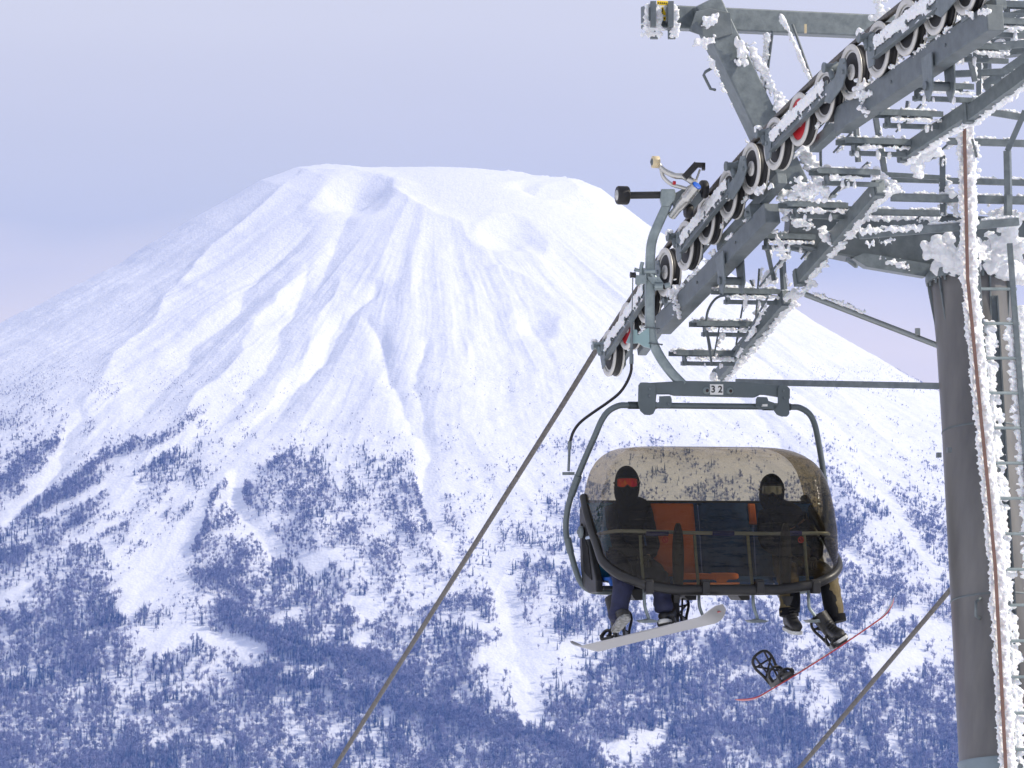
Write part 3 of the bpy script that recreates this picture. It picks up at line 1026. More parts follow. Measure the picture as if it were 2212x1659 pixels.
rect(mb, sc0, hd, UP, -.049, .049, -.08, .08, 0, 1)
rect(mb, sc0, hd, UP, -.047, .047, .045, .078, 1, 0)
rect(mb, sc0, hd, UP, -.047, .047, -.078, -.048, 1, 0)
mb.prism([(-.038, -.036), (.038, -.036), (0, .036)], sc0 - V((0, .002, 0)), hd, UP, V((0, .0015, 0)), 0)
mb.prism([(-.004, -.012), (.004, -.012), (.005, .018), (-.005, .018)], sc0 - V((0, .004, 0)), hd, UP, V((0, .0015, 0)), 2)
mb.prism([(-.004, -.026), (.004, -.026), (.004, -.019), (-.004, -.019)], sc0 - V((0, .004, 0)), hd, UP, V((0, .0015, 0)), 2)
for k in range(5):
    x = -.034 + k * .017
    rect(mb, sc0, hd, UP, x - .005, x + .005, .054, .066, 2, 2)
    rect(mb, sc0, hd, UP, x - .005, x + .005, -.068, -.058, 2, 2)
mb.build('warning_sticker', [YEL, WHT, BLK], tower, label='yellow and white warning sticker with a black exclamation mark')

# ------------------------------------------------------------------ sheaves
R_ = .21


def wheel_meshes():
    X = V((1, 0, 0)); O = V((0, 0, 0))
    st = MB()
    for s in (-1, 1):   # two flanges
        st.lathe(O, X * s, [(.030, .165), (.030, .203), (.034, .209), (.040, .210), (.047, .206), (.050, .196), (.050, .172), (.044, .165), (.040, .160), (.030, .165)], 40, 0, caps=False)
        st.lathe(O, X * s, [(.008, .035), (.012, .06), (.022, .12), (.034, .1625)], 32, 1, caps=False)
        st.lathe(O, X * s, [(.008, .0), (.008, .062), (.040, .060), (.046, .05), (.046, .0)], 20, 1)
        st.lathe(O, X * s, [(.046, .0), (.046, .026), (.052, .024), (.052, 0)], 12, 0)
    ty = MB()
    ty.lathe(O, X, [(-.030, .17), (-.030, .202), (-.022, .204), (-.012, .197), (0, .190), (.012, .197), (.022, .204), (.030, .202), (.030, .17)], 40, 0)
    rd = MB()
    rd.lathe(O, X, [(-.030, .062), (-.038, .1645)], 32, 0, caps=False)
    rd.lathe(O, X, [(.030, .062), (.038, .1645)], 32, 0, caps=False)
    return st, ty, rd


st, ty, rd = wheel_meshes()
w0 = st.build('sheave_wheel', [RIMM, DISH]); t0_ = ty.build('tyre', RUBBER); r0_ = rd.build('red_disc', REDP)
for o in (w0, t0_, r0_): COL.objects.unlink(o)
for k in range(1, 18):
    t, e, n = frame_at(k)
    M = Matrix((e, t, n)).transposed().to_4x4()
    M.translation = Wc(k) - tower.location
    wo = w0.copy(); COL.objects.link(wo); wo.parent = tower; wo.matrix_local = M
    to = t0_.copy(); COL.objects.link(to); to.parent = wo
    if k in (2, 10):
        ro = r0_.copy(); COL.objects.link(ro); ro.parent = wo
        wo['label'] = 'sheave wheel with a bright red disc inside'

PLK = [1, 5, 9, 13]
for k0 in PLK:
    # rimed side plate of the first wheels of each group
    mb = MB()
    for l_ in (-.085, .085):
        t, e, n = frame_at(k0 + 1)
        a_ = A(k0 + .0, l_, -.015); b_ = A(k0 + 2.35, l_, .0)
        mb.beam(a_, b_, .012, .115, up=n)
        mb.beam(A(k0 + .05, l_ * 1.0, -.08), A(k0 + 2.3, l_, -.066), .045, .012, up=n)
    mb.build('sheave_plate', GALV_D, tower, bevel=0.003)
    # hexagonal end plates
    for kc, sg in ((k0, 1), (k0 + 3, -1)):
        t, e, n = frame_at(kc)
        for l_ in (-.094, .094):
            mb = MB()
            c = A(kc, l_, 0)
            if sg > 0:
                poly = [(-.06, -.13), (.03, -.13), (.10, .02), (.09, .10), (-.01, .11), (-.07, .02)]
            else:
                poly = [(-.40, -.10), (-.30, -.15), (-.05, -.10), (.06, -.02), (.05, .09), (-.04, .12), (-.16, .02), (-.36, .0)]
            mb.prism(poly, c, t, n, e * .012)
            mb.cyl(c - e * .02, c + e * .02, .018, 8)
            mb.cyl(c + t * .03 + n * .06 - e * .014, c + t * .03 + n * .06 + e * .014, .009, 6)
            mb.build('end_plate', GALV, tower, bevel=0.002)
    # secondary beam of four wheels
    mb = MB()
    t, e, n = frame_at(k0 + 1.5)
    mb.beam(A(k0 + .75, .12, -.175), A(k0 + 3.45, .12, -.175), .08, .09, up=n)
    mb.build('bogie_beam', GALV, tower, bevel=0.005)
    # rope catchers and dampers
    for kc in (k0 - .15, k0 + 2.55):
        mb = MB()
        t, e, n = frame_at(kc)
        c = A(kc, -.12, .115)
        mb.tube([c - e * .03, c + e * .05, c + e * .09 + n * .03], [.032, .036, .028], 12)
        mb.tube([c + e * .02, c + e * .02 - n * .10 + t * .03], .022, 10)
        mb.cyl(c - e * .034, c - e * .02, .04, 12)
        mb.build('rope_catcher', GALV_L if k0 in (1,) else GALV, tower)
    for j in range(3):
        mb = MB()
        kc = k0 + .55 + j * .75
        t, e, n = frame_at(kc)
        c = A(kc, -.098, -.01)
        mb.cyl(c - e * .012, c + e * .01, .018, 8)
        mb.build('bolt', GALV_D, tower)

def depth_line(u, v, l, h):
    lo, hi_ = -1, 22
    for _ in range(40):
        m_ = (lo + hi_) / 2
        if uv(A(m_, l, h))[0] < u: lo = m_
        else: hi_ = m_
    return P(u, v, A(lo, l, h).dot(V((0, CP, SP))))


MAINB = []
for ua, ub, wd, km in (((1432, 703), (1668, 460), .165, .62), ((1818, 262), (2150, 38), .19, .64)):
    a_, b_ = depth_line(*ua, .06, -.40), depth_line(*ub, .06, -.40)
    t = (b_ - a_).normalized(); e = UP.cross(t).normalized(); n = t.cross(e)
    MAINB.append((a_, b_, t, e, n))
    mb = MB(); mb.beam(a_, b_, .13, wd, up=n)
    mb.build('main_beam', GALV_D, tower, bevel=0.008)
    for f_ in (.12, .88):
        q = a_.lerp(b_, f_) + n * (wd / 2 + .03)
        mb = MB()
        mb.prism([(-.06, -.05), (.06, -.05), (.05, .07), (-.05, .07)], q, t, n, e * .15)
        mb.cyl(q - e * .10, q + e * .10, .026, 12)
        mb.build('beam_pivot', GALV, tower, bevel=0.003)
    q = a_.lerp(b_, km) - n * (wd / 2)
    for l_ in (-.085, .085):
        mb = MB()
        mb.prism([(-.07, .10), (.12, .10), (.09, -.16), (.0, -.24), (-.05, -.16)], q + e * l_, t, n, e * .014)
        mb.build('yoke_plate', GALV, tower, bevel=0.003)
    mb = MB(); mb.cyl(q - n * .12 - e * .11, q - n * .12 + e * .11, .034, 12)
    mb.build('yoke_pin', GALV_D, tower)
    for f_ in (.2, .4, .75):
        mb = MB(); c = a_.lerp(b_, f_); mb.cyl(c - e * .075, c - e * .062, .012, 8)
        mb.build('bolt', GALV_D, tower)

# ------------------------------------------------------------------ stairs along the sheaves
def k_of_u(u, l, h):
    lo, hi_ = -1, 22
    for _ in range(40):
        m_ = (lo + hi_) / 2
        if uv(A(m_, l, h))[0] < u: lo = m_
        else: hi_ = m_
    return lo


def on_line(u, v, l, h):
    q = A(k_of_u(u, l, h), l, h)
    return P(u, v, q.dot(V((0, CP, SP))))


stairs = MB()
SEG_UV = (((1547, 820), (1700, 641)), ((1722, 606), (1902, 402)), ((1946, 336), (2102, 232)), ((2088, 252), (2270, 118)))
segs = []
for (ua, ub) in SEG_UV:
    a_, b_ = on_line(*ua, .66, -.60), on_line(*ub, .66, -.60)
    segs.append((a_, b_))
    tt2 = (b_ - a_).normalized(); ee2 = UP.cross(tt2).normalized(); nn2 = tt2.cross(ee2)
    stairs.beam(a_, b_, .075, .115, up=nn2)
    for q in (a_ + tt2 * .06, b_ - tt2 * .06):
        stairs.box(q, tt2 * .03, ee2 * .045, nn2 * .07)
stairs = stairs.build('stairs', GALV, tower, bevel=0.003)


TREADS = [(1580, 765, .54), (1626, 702, .54), (1676, 632, .54), (1752, 514, .50), (1822, 446, .52), (1891, 375, .52), (1957, 310, .54), (2026, 250, .52), (2092, 191, .52), (2170, 106, .50), (2232, 52, .5)]
RMT = MB()
for (u_, v_, wd) in TREADS:
    k_ = k_of_u(u_, .62, -.6)
    d_ = (A(k_, .62, -.6)).dot(V((0, CP, SP)))
    r_ = P(u_, v_, d_); l_ = r_ - EE * wd
    th = V((-EE.y, EE.x, 0))          # away from the camera
    mb = MB()
    mb.channel(l_, r_, .20, .042, .006)
    for j in range(5):
        mb.box((l_ + r_) / 2 + th * (-.075 + .0375 * j) + UP * .0225, EE * (wd / 2 - .01), th * .004, UP * .003)
    mb.beam(l_ + EE * .09 - UP * .085 + th * .02, r_ + EE * .03 - UP * .085 + th * .02, .05, .035)
    mb.cyl(l_ + EE * .12 - UP * .085 - th * .02, l_ + EE * .12 - UP * .085 + th * .06, .022, 10)
    mb.box(l_ + EE * .11 - UP * .06, EE * .008, th * .04, UP * .035)
    mb.build('tread', GALV, stairs)
    rime(RMT, l_ + UP * .032 + th * .0, r_ + UP * .032, .022, None, 1, .9, 1.4, gap=.25)
    rime(RMT, l_ + UP * .03 + th * .08, r_ + UP * .03 + th * .08, .022, None, 1, .9, 1.0, gap=.3)
    rime(RMT, l_ + EE * .1 - UP * .045 - th * .08, r_ - UP * .045 - th * .08, .022, None, 1, .8, 1.7, gap=.12)
    for j in range(3):
        q = l_.lerp(r_, random.uniform(.2, .9)) - UP * .10 - th * .05
        lump(RMT, q, random.uniform(.012, .024), UP, 2.2, 1, .3)
build_rime(RMT, stairs)

# stair supports, posts and hoops
mb = MB()
SUP = [((1654, 525), (1672, 606), .030, 31.0), ((1690, 560), (1694, 640), .040, 31.0), ((1889, 240), (1911, 372), .038, 29.6), ((1849, 276), (1854, 350), .035, 29.8),
       ((2092, 112), (2106, 176), .034, 28.2), ((2114, 118), (2114, 220), .036, 28.4), ((1960, 218), (1955, 262), .02, 28.9), ((1640, 580), (1632, 700), .012, 31.3),
       ((1700, 268), (1701, 405), .016, 30.2), ((1720, 300), (1765, 408), .014, 30.2), ((1608, 640), (1590, 745), .014, 31.4), ((1620, 605), (1650, 668), .014, 31.2),
       ((1555, 700), (1542, 770), .012, 31.6), ((2036, 336), (2037, 466), .045, 29.3), ((2100, 300), (2110, 340), .014, 29)]
for a_, b_, w_, d_ in SUP:
    mb = MB()
    mb.beam(P(*a_, d_), P(*b_, d_), w_, w_)
    mb.build('stair_post', GALV_D, tower)
DIAG = [((1585, 770), (1660, 640)), ((1640, 620), (1700, 545)), ((1745, 470), (1830, 385)), ((1800, 420), (1875, 350)), ((1800, 330), (1840, 285)), ((1935, 285), (1990, 225)), ((2010, 345), (2060, 300)), ((1730, 560), (1760, 520))]
for a_, b_ in DIAG:
    mb = MB()
    mb.beam(P(*a_, 30.2), P(*b_, 30.2), .016, .016)
    mb.build('stair_strut', GALV_D, tower)
mb = MB()
mb.tube(smooth_path([P(1823, 240, 29.6), P(1790, 262, 29.6), P(1775, 300, 29.7), P(1773, 350, 29.8), P(1778, 410, 29.9)]), .012, 8)
mb.tube(smooth_path([P(1600, 640, 31.2), P(1555, 640, 31.2), P(1532, 665, 31.2), P(1526, 700, 31.2), P(1535, 755, 31.3)]), .011, 8)
mb.tube([P(1524, 700, 31.2), P(1538, 790, 31.3)], .010, 8)
mb.build('cage_hoop', GALV_D, tower)
mb = MB()
mb.tube([P(1740, 636, 30.3), P(2030, 748, 29.9)], .024, 12)
mb.box(P(1982, 717, 29.95), V((.02, 0, 0)), V((0, .02, 0)), V((0, 0, .03)))
mb.build('brace_tube', mat('pale_galvanised_tube', (0.30, 0.33, 0.33), 0.35, 0.5, var=0.1), tower)
mb = MB()
mb.beam(P(1592, 825, 31.2), P(2032, 834, 29.8), .05, .052)
mb.build('lower_brace', GALV, tower, bevel=0.003)

# railings round the pole head
RAILS = [((1865, 374), (2036, 384), .038, 30.4), ((1925, 387), (2240, 396), .050, 30.9), ((1925, 426), (2240, 434), .062, 29.2), ((1884, 458), (2030, 461), .050, 29.6),
         ((1857, 508), (2200, 479), .062, 29.0), ((2103, 236), (2240, 259), .050, 29.4), ((2046, 305), (2240, 311), .055, 29.6), ((1830, 560), (1850, 575), .03, 29.3)]
for a_, b_, w_, d_ in RAILS:
    mb = MB()
    mb.beam(P(*a_, d_), P(*b_, d_ + .12), w_, w_)
    mb.build('railing', GALV, tower, bevel=0.003)
mb = MB()
for a_, b_, w_, d_ in (((2176, 326), (2178, 420), .05, 29.2), ((2178, 420), (2177, 480), .05, 29.2), ((2176, 326), (2214, 240), .045, 29.2), ((2036, 384), (2038, 426), .045, 29.5), ((2104, 520), (2092, 385), .04, 29.25)):
    mb.beam(P(*a_, d_), P(*b_, d_), w_, w_)
mb.build('railing_post', GALV, tower)
# platform frame at the top right
mb = MB()
for a_, b_, w_, h_, d_ in (((2105, 8), (2240, 12), .10, .05, 28.2), ((2108, 30), (2240, 40), .10, .045, 28.2), ((2108, 62), (2240, 30), .05, .12, 28.4), ((2110, 110), (2240, 96), .2, .14, 28.8), ((2075, 106), (2240, 92), .05, .055, 28.0), ((2062, 160), (2240, 152), .06, .05, 28.5), ((2148, 18), (2150, 60), .04, .04, 28.2), ((2175, 14), (2176, 60), .04, .04, 28.2), ((2120, 60), (2122, 150), .12, .1, 28.9), ((2125, 190), (2240, 110), .05, .09, 28.5), ((2150, 210), (2240, 130), .06, .1, 28.9)):
    mb.beam(P(*a_, d_), P(*b_, d_), w_, h_)
mb.build('upper_platform', GALV, tower, bevel=0.003)

# ------------------------------------------------------------------ ladder
lad = MB()
LR0, LR1 = (2106, 526, 29.25), (2191, 1665, 28.35)
RR0, RR1 = (2181, 526, 29.3), (2266, 1665, 28.4)
for a_, b_ in ((LR0, LR1), (RR0, RR1)):
    lad.beam(P(*a_), P(*b_), .045, .03, up=V((0, -1, 0)))
dd_ = (P(*LR1) - P(*LR0)).normalized()
lad.beam(P(*LR1), P(*LR1) + dd_ * 3, .045, .03, up=V((0, -1, 0)))
lad.beam(P(*RR1), P(*RR1) + dd_ * 3, .045, .03, up=V((0, -1, 0)))
lad = lad.build('ladder', GALV, tower, bevel=0.003)
a0, a1, b0, b1 = P(*LR0), P(*LR1), P(*RR0), P(*RR1)
for i in range(16):
    t = (627 + i * 76.4 - 526) / (1665 - 526)
    mb = MB()
    mb.cyl(a0.lerp(a1, t) - EE * .035, b0.lerp(b1, t) + EE * .03, .0125, 8)
    mb.build('rung', GALV_L, lad)
mb = MB()
for v_ in (1024, 1310, 1655):
    t = (v_ - 526) / (1665 - 526)
    q = a0.lerp(a1, t)
    mb.box(q, EE * .05, V((0, .05, 0)), UP * .012)
    mb.cyl(q - EE * .055 - V((0, .03, 0)), q + EE * .055 - V((0, .03, 0)), .014, 8)
    mb.cyl(q + EE * .05 - V((0, .05, 0)), q + EE * .05 + V((0, .05, 0)), .02, 8)
mb.build('ladder_clamp', GALV_D, lad)
sr_pts = [P(2083, 270, 29.0), P(2090, 600, 28.9), P(2115, 862, 28.7), P(2133, 1040, 28.6), P(2150, 1227, 28.45), P(2173, 1665, 28.1), P(2190, 2000, 27.9)]
mb = MB()
for p_, q_ in zip(sr_pts[:-1], sr_pts[1:]):
    mb.beam(p_, q_, .024, .03, up=V((0, -1, 0)), ext=.001)
mb.build('safety_rail', BROWN, tower)

# ------------------------------------------------------------------ rime on the tower
random.seed(3)
RR_ = MB()
for k0 in PLK:
    t, e, n = frame_at(k0 + 1)
    a_ = A(k0 + .15, -.10, .02); b_ = A(k0 + 2.25, -.10, .035)
    for off_, r_ in ((.034, .022), (.012, .026), (-.012, .024), (-.034, .020)):
        rime(RR_, a_ + n * off_, b_ + n * off_, r_, None, 1, .5, 2.6, gap=.02, flat=.5, nrm=e)
    lump(RR_, A(k0 - .15, -.13, .15), .035, None, 1, .8, .25)
    rime(RR_, A(k0 + 1.1, -.08, -.05), A(k0 + 2.4, -.08, -.05), .02, -n, 2.0, .6, .8, gap=.4)
    rime(RR_, A(k0 + 3.1, -.05, -.22), A(k0 + 3.6, -.0, -.26), .03, -n, 1.6, .9, .9)
    rime(RR_, A(k0 + .6, .02, -.12), A(k0 + 3.2, .02, -.12), .02, -n, 2.2, .8, .6, gap=.5)
for a_, b_, t, e, n in MAINB:
    rime(RR_, a_.lerp(b_, .12) + n * .1 - e * .06, a_.lerp(b_, .9) + n * .1 - e * .06, .024, None, 1, 1.2, .8, gap=.55)
    q = a_.lerp(b_, .22) - e * .08
    rime(RR_, q + n * .16, q - n * .10, .04, None, 1, 1.2, 1.5, gap=.05)
rime(RR_, A(8.6, .2, -.33), A(9.4, .25, -.45), .05, None, 1, 1.6, 1.6, gap=0)
rime(RR_, A(8.8, .15, -.28), A(9.2, .4, -.35), .045, None, 1, 1.2, 1.6, gap=0)
build_rime(RR_, tower)

RS = MB()
for a0_, b0_ in segs:
    t = (b0_ - a0_).normalized(); e = UP.cross(t).normalized(); n = t.cross(e)
    a_ = a0_ + e * .035; b_ = b0_ + e * .035
    rime(RS, a_ - n * .035, b_ - n * .035, .030, e, 2.0, .9, 1.8, gap=.12, off=e * .03)
    rime(RS, a_ - n * .06, b_ - n * .06, .026, e, 1.8, .9, 1.2, gap=.35)
    rime(RS, a_ + n * .065 - e * .04, b_ + n * .065 - e * .04, .020, None, 1, .8, 1.3, gap=.5)
    rime(RS, b_ - t * .25, b_ + n * .05, .050, e, 1.6, 1.4, 2.0, gap=0, off=e * .06)
    rime(RS, a_ + t * .05, a_ + t * .3, .036, e, 1.5, 1.3, 1.5, gap=.1, off=e * .05)
build_rime(RS, stairs)

RG = MB()
wr = (EE * .9 + UP * .1).normalized()
rime(RG, P(1612, 95, 29.800), P(1768, 392, 29.950), .034, wr, 1.8, .8, 2.4, gap=.02, off=EE * .05)
rime(RG, P(1668, 210, 29.800), P(1770, 400, 29.950), .045, wr, 1.8, 1.0, 1.8, gap=.05, off=EE * .09)
rime(RG, P(1510, 75, 29.670), P(1580, 230, 29.700), .020, None, 1, 1.4, 1.6, gap=.35, flat=.5, nrm=V((0, 1, 0)))
rime(RG, P(1585, 250, 29.680), P(1662, 395, 29.800), .016, None, 1, 1.4, 1.2, gap=.6, flat=.5, nrm=V((0, 1, 0)))
rime(RG, P(1520, 55, 29.620), P(1548, 35, 29.620), .045, None, 1, 1.2, 3, gap=0, flat=.5, nrm=V((0, 1, 0)))
rime(RG, P(1545, 85, 29.600), P(1500, 95, 29.600), .035, None, 1, 1, 2.5, gap=0, flat=.5, nrm=V((0, 1, 0)))
rime(RG, P(1600, 92, 29.700), P(1600, 140, 29.700), .045, UP, 1.4, .8, 2, gap=0)
for u_ in (1402, 1421, 1458):
    rime(RG, P(u_, 15, 29.550), P(u_ + 2, 78, 29.550), .034, None, 1, 1.0, 3.0, gap=.0, flat=.6, nrm=V((0, 1, 0)))
rime(RG, P(1395, 50, 29.550), P(1393, 75, 29.550), .03, None, 1, 1.0, 2.0, gap=.0)
rime(RG, P(1666, 70, 30.0), P(1650, 210, 30.2), .016, -EE, 2.6, .4, 1.9, gap=.1, off=-EE * .05)
rime(RG, P(1688, 34, 29.8), P(1752, 175, 29.8), .022, -EE, 1.3, .5, 2.4, gap=.0)
# crossarm crust
rime(RG, P(1685, 425, 29.750), P(1765, 415, 29.750), .05, None, 1, 1.6, 3.0, gap=0)
rime(RG, P(1675, 455, 29.750), P(1800, 445, 29.750), .042, None, 1, 1.6, 2.0, gap=0)
rime(RG, P(1672, 500, 29.700), P(1700, 560, 29.700), .035, None, 1, 1.4, 2.0, gap=.1)
rime(RG, P(1850, 470, 29.850), P(2030, 470, 29.950), .03, UP, 1.2, 1.0, 2.0, gap=.05)
rime(RG, P(1720, 470, 29.750), P(1800, 520, 29.750), .05, EE, 1.6, 1.4, 1.5, gap=.1)
rime(RG, P(1900, 560, 29.800), P(1960, 575, 29.800), .03, None, 1, 1.4, 1.5, gap=.2)
build_rime(RG, tower)

RP = MB()
# big cake of rime on the pole head
for i in range(150):
    a = random.uniform(0, 2 * pi); rr_ = .36 * math.sqrt(random.random())
    hgt_ = random.uniform(0, .24) * (1 - (rr_ / .40) ** 2)
    c = pole_top - pdir * (.05 + hgt_) + EE * (rr_ * math.cos(a) * 1.1 + .10) + V((0, 1, 0)) * rr_ * math.sin(a)
    lump(RP, c, random.uniform(.05, .095), None, 1, 1, .16)
for (u_, v_, w_) in ((2045, 545, .07), (2030, 530, .06), (2062, 560, .06), (2015, 548, .045), (2150, 560, .06), (2195, 500, .07)):
    for j in range(7):
        lump(RP, P(u_ + random.gauss(0, 10), v_ + random.gauss(0, 12), 29.45), w_ * random.uniform(.6, 1.0), None, 1, 1, .18)
rime(RP, P(2130, 520, 29.5), P(2240, 540, 29.5), .08, None, 1, 1.8, 3.2, gap=0)
rime(RP, P(2125, 460, 29.4), P(2240, 470, 29.4), .05, None, 1, 1.5, 2.2, gap=0)
# rime column round the safety rail
for p_, q_ in zip(sr_pts[:-1], sr_pts[1:]):
    back = V((0, .05, 0))
    RP.beam(p_ + EE * .035 + back, q_ + EE * .035 + back, .10, .035, up=V((0, -1, 0)), ext=.01)
    rime(RP, p_ + EE * .045 + back, q_ + EE * .045 + back, .044, None, 1, .55, 2.2, rvar=.25, gap=0)
    rime(RP, p_ + EE * .075 + back * 1.4, q_ + EE * .075 + back * 1.4, .03, EE, 1.5, .7, 1.6, gap=0)
    rime(RP, p_ - EE * .028 + back, q_ - EE * .028 + back, .022, -EE, 2.0, .7, 2.0, gap=0)
rime(RP, P(2085, 300, 29.05), P(2100, 390, 29.05), .05, None, 1, 1.0, 2, gap=0)
build_rime(RP, tower)

RL = MB()
RL.beam(a0.lerp(a1, .18) + EE * .04 + V((0, .03, 0)), a1 + EE * .04 + V((0, .03, 0)), .05, .03, up=V((0, -1, 0)))
RL.beam(b0.lerp(b1, .12) + EE * .05 + V((0, .03, 0)), b1 + EE * .05 + V((0, .03, 0)), .07, .03, up=V((0, -1, 0)))
for i in range(150):
    t = .15 + .85 * i / 150
    q = a0.lerp(a1, t); q2 = b0.lerp(b1, t)
    wig = .5 + .5 * math.sin(i * .35) * math.sin(i * .11 + 1)
    for j in range(4):
        lump(RL, q + EE * (.035 + random.uniform(0, .05 + .05 * wig)) + UP * random.uniform(-.02, .02) + V((0, .03, 0)), random.uniform(.010, .024), EE, 1.7, 1, .28)
    lump(RL, q - EE * .028 + UP * random.uniform(-.02, .02) + V((0, .03, 0)), random.uniform(.008, .015), -EE, 1.6, 1, .28)
    for j in range(3):
        lump(RL, q2 - EE * (.02 + random.uniform(0, .03 + .05 * wig)) + UP * random.uniform(-.02, .02) + V((0, .03, 0)), random.uniform(.010, .022), EE, 1.7, 1, .28)
        lump(RL, q2 + EE * (.05 + random.uniform(0, .05)) + UP * random.uniform(-.02, .02) + V((0, .03, 0)), random.uniform(.012, .024), EE, 1.6, 1, .28)
build_rime(RL, lad)

RQ = MB()
for (a_, b_, w_, d_) in RAILS:
    if w_ < .04: continue
    up_ = UP * (w_ / 2 + .008)
    rime(RQ, P(*a_, d_) + up_, P(*b_, d_ + .12) + up_, .016, UP, 1.4, .6, 1.6, gap=.35)
rime(RQ, P(1857, 500, 28.95), P(1990, 492, 29.0), .028, UP, 1.3, .7, 2.0, gap=.05)
rime(RQ, P(1870, 525, 28.95), P(1930, 520, 29.0), .026, UP, 1.6, .9, 1.4, gap=.2)
rime(RQ, P(2035, 340, 29.3), P(2036, 465, 29.3), .022, None, 1, 1.2, 1.6, gap=.25)
rime(RQ, P(2035, 400, 29.25) + EE * .06, P(2052, 470, 29.25) + EE * .06, .045, EE, 1.2, 1.0, 1.6, gap=.05)
rime(RQ, P(1742, 628, 30.25), P(1870, 675, 30.1), .020, UP, 1.2, .8, 1.6, gap=.2)
rime(RQ, P(1700, 640, 30.6), P(1760, 610, 30.4), .04, None, 1, 1.4, 1.8, gap=0)
for a_, b_, w_, d_ in SUP:
    rime(RQ, P(*a_, d_) + EE * .02, P(*b_, d_) + EE * .02, .016, EE, 1.6, .8, 1.4, gap=.35)
for a_, b_ in DIAG:
    rime(RQ, P(*a_, 30.2) + EE * .03, P(*b_, 30.2) + EE * .03, .020, EE, 1.7, .8, 1.3, gap=.3)
for (u_, v_, n_, r_) in ((2120, 85, 10, .04), (2140, 60, 9, .045), (2160, 110, 8, .04), (2185, 20, 8, .04), (2140, 178, 9, .04), (2100, 98, 7, .035), (2195, 80, 8, .035), (2060, 52, 8, .04), (2032, 100, 8, .035),
                         (1972, 160, 6, .03), (1862, 196, 6, .03), (2075, 262, 9, .04), (2100, 240, 9, .045), (1985, 352, 8, .04), (2005, 330, 9, .045), (1903, 388, 9, .05), (1930, 400, 7, .045), (1905, 420, 6, .04),
                         (1890, 40, 9, .03), (1905, 15, 9, .03), (1745, 232, 4, .03), (1545, 820, 6, .03), (1660, 600, 8, .04), (1640, 690, 6, .035), (1600, 780, 6, .03)):
    for j in range(n_):
        lump(RQ, P(u_ + random.gauss(0, 9), v_ + random.gauss(0, 9), 29.0 + (2.4 if u_ < 1700 else 0) - (0.4 if u_ > 2050 else 0)), r_ * random.uniform(.5, 1.0), EE, 1.3, 1, .3)
build_rime(RQ, tower)

# ------------------------------------------------------------------ ropes
def rope(name, pts, r, label, lay=.30, step=.022):
    L_ = [0]
    for a_, b_ in zip(pts[:-1], pts[1:]): L_.append(L_[-1] + (b_ - a_).length)
    n = int(L_[-1] / step)
    NV = 24
    xs = np.interp(np.linspace(0, L_[-1], n), L_, [p.x for p in pts]); ys = np.interp(np.linspace(0, L_[-1], n), L_, [p.y for p in pts]); zs = np.interp(np.linspace(0, L_[-1], n), L_, [p.z for p in pts])
    C_ = np.stack([xs, ys, zs], -1)
    T_ = np.gradient(C_, axis=0); T_ /= np.linalg.norm(T_, axis=1, keepdims=True)
    ref = np.cross(T_, np.array([0, 0, 1.0])); ref /= np.linalg.norm(ref, axis=1, keepdims=True)
    bn = np.cross(ref, T_)
    an = np.linspace(0, 2 * pi, NV, endpoint=False)[None, :]
    s_arr = np.linspace(0, L_[-1], n)[:, None]
    ph = an + 2 * pi * s_arr / lay
    rad_ = r * (0.70 + 0.30 * np.abs(np.cos(ph * 3)) ** 0.7)
    VV = C_[:, None, :] + ref[:, None, :] * (np.cos(an) * rad_)[..., None] + bn[:, None, :] * (np.sin(an) * rad_)[..., None]
    base = pts[0]
    co = (VV.reshape(-1, 3) - np.array(base)).astype(np.float32)
    idx = np.arange(n * NV).reshape(n, NV); nx = np.roll(idx, -1, axis=1)
    f = np.stack([idx[:-1], nx[:-1], nx[1:], idx[1:]], -1).reshape(-1, 4)
    me = bpy.data.meshes.new(name)
    me.vertices.add(len(co)); me.vertices.foreach_set('co', co.ravel())
    me.loops.add(f.size); me.loops.foreach_set('vertex_index', f.ravel().astype(np.int32))
    me.polygons.add(len(f)); me.polygons.foreach_set('loop_start', np.arange(0, f.size, 4, dtype=np.int32))
    me.polygons.foreach_set('use_smooth', np.ones(len(f), bool))
    me.update(calc_edges=True); me.materials.append(ROPEM)
    o = bpy.data.objects.new(name, me); COL.objects.link(o); o.location = base
    tagm(o, label, 'rope')
    return o


rp = [P(560, 1917, 43.5), P(722, 1659, 41.5), P(1010, 1201, 36.5), P(1215, 875, 34.0), P(1288, 756, 33.3)]
rp[0] = rp[1] + (rp[1] - rp[2]) * .6
rp += [A(k, 0, .215) for k in np.arange(1, 20.01, .5)]
rope('haul_rope', rp, .026, 'thick steel haul rope running up over the sheaves from the lower left')
rp2 = [P(1725, 1662, 38.6), P(2052, 1275, 35.0)]
rp2 = [rp2[0] + (rp2[0] - rp2[1]) * .8] + rp2 + [rp2[1] + (rp2[1] - rp2[0]) * .35]
rope('return_rope', rp2, .025, 'second steel rope passing behind the tower pole at the lower right')
# =================================================================== the chair
PSI = math.radians(15)
CX = V((math.cos(PSI), math.sin(PSI), 0)); CY = V((-math.sin(PSI), math.cos(PSI), 0)); CZ = V((0, 0, 1))
CO = P(1534, 1273, 30.4)


def K(x, y, z):
    return CO + CX * x + CY * y + CZ * z


def at_uv(u, v, y):
    """chair point with depth coordinate y seen at (u, v)"""
    x = (u - 1534) / 257; z = (1273 - v) / 263
    for _ in range(6):
        q = uv(K(x, y, z))
        x += (u - q[0]) / 257; z += (q[1] - v) / 263
    return K(x, y, z)


chair = thing('lift_chair', 'grey framed chairlift chair with a smoked bubble and the number 32 above it', 'lift chair', CO)

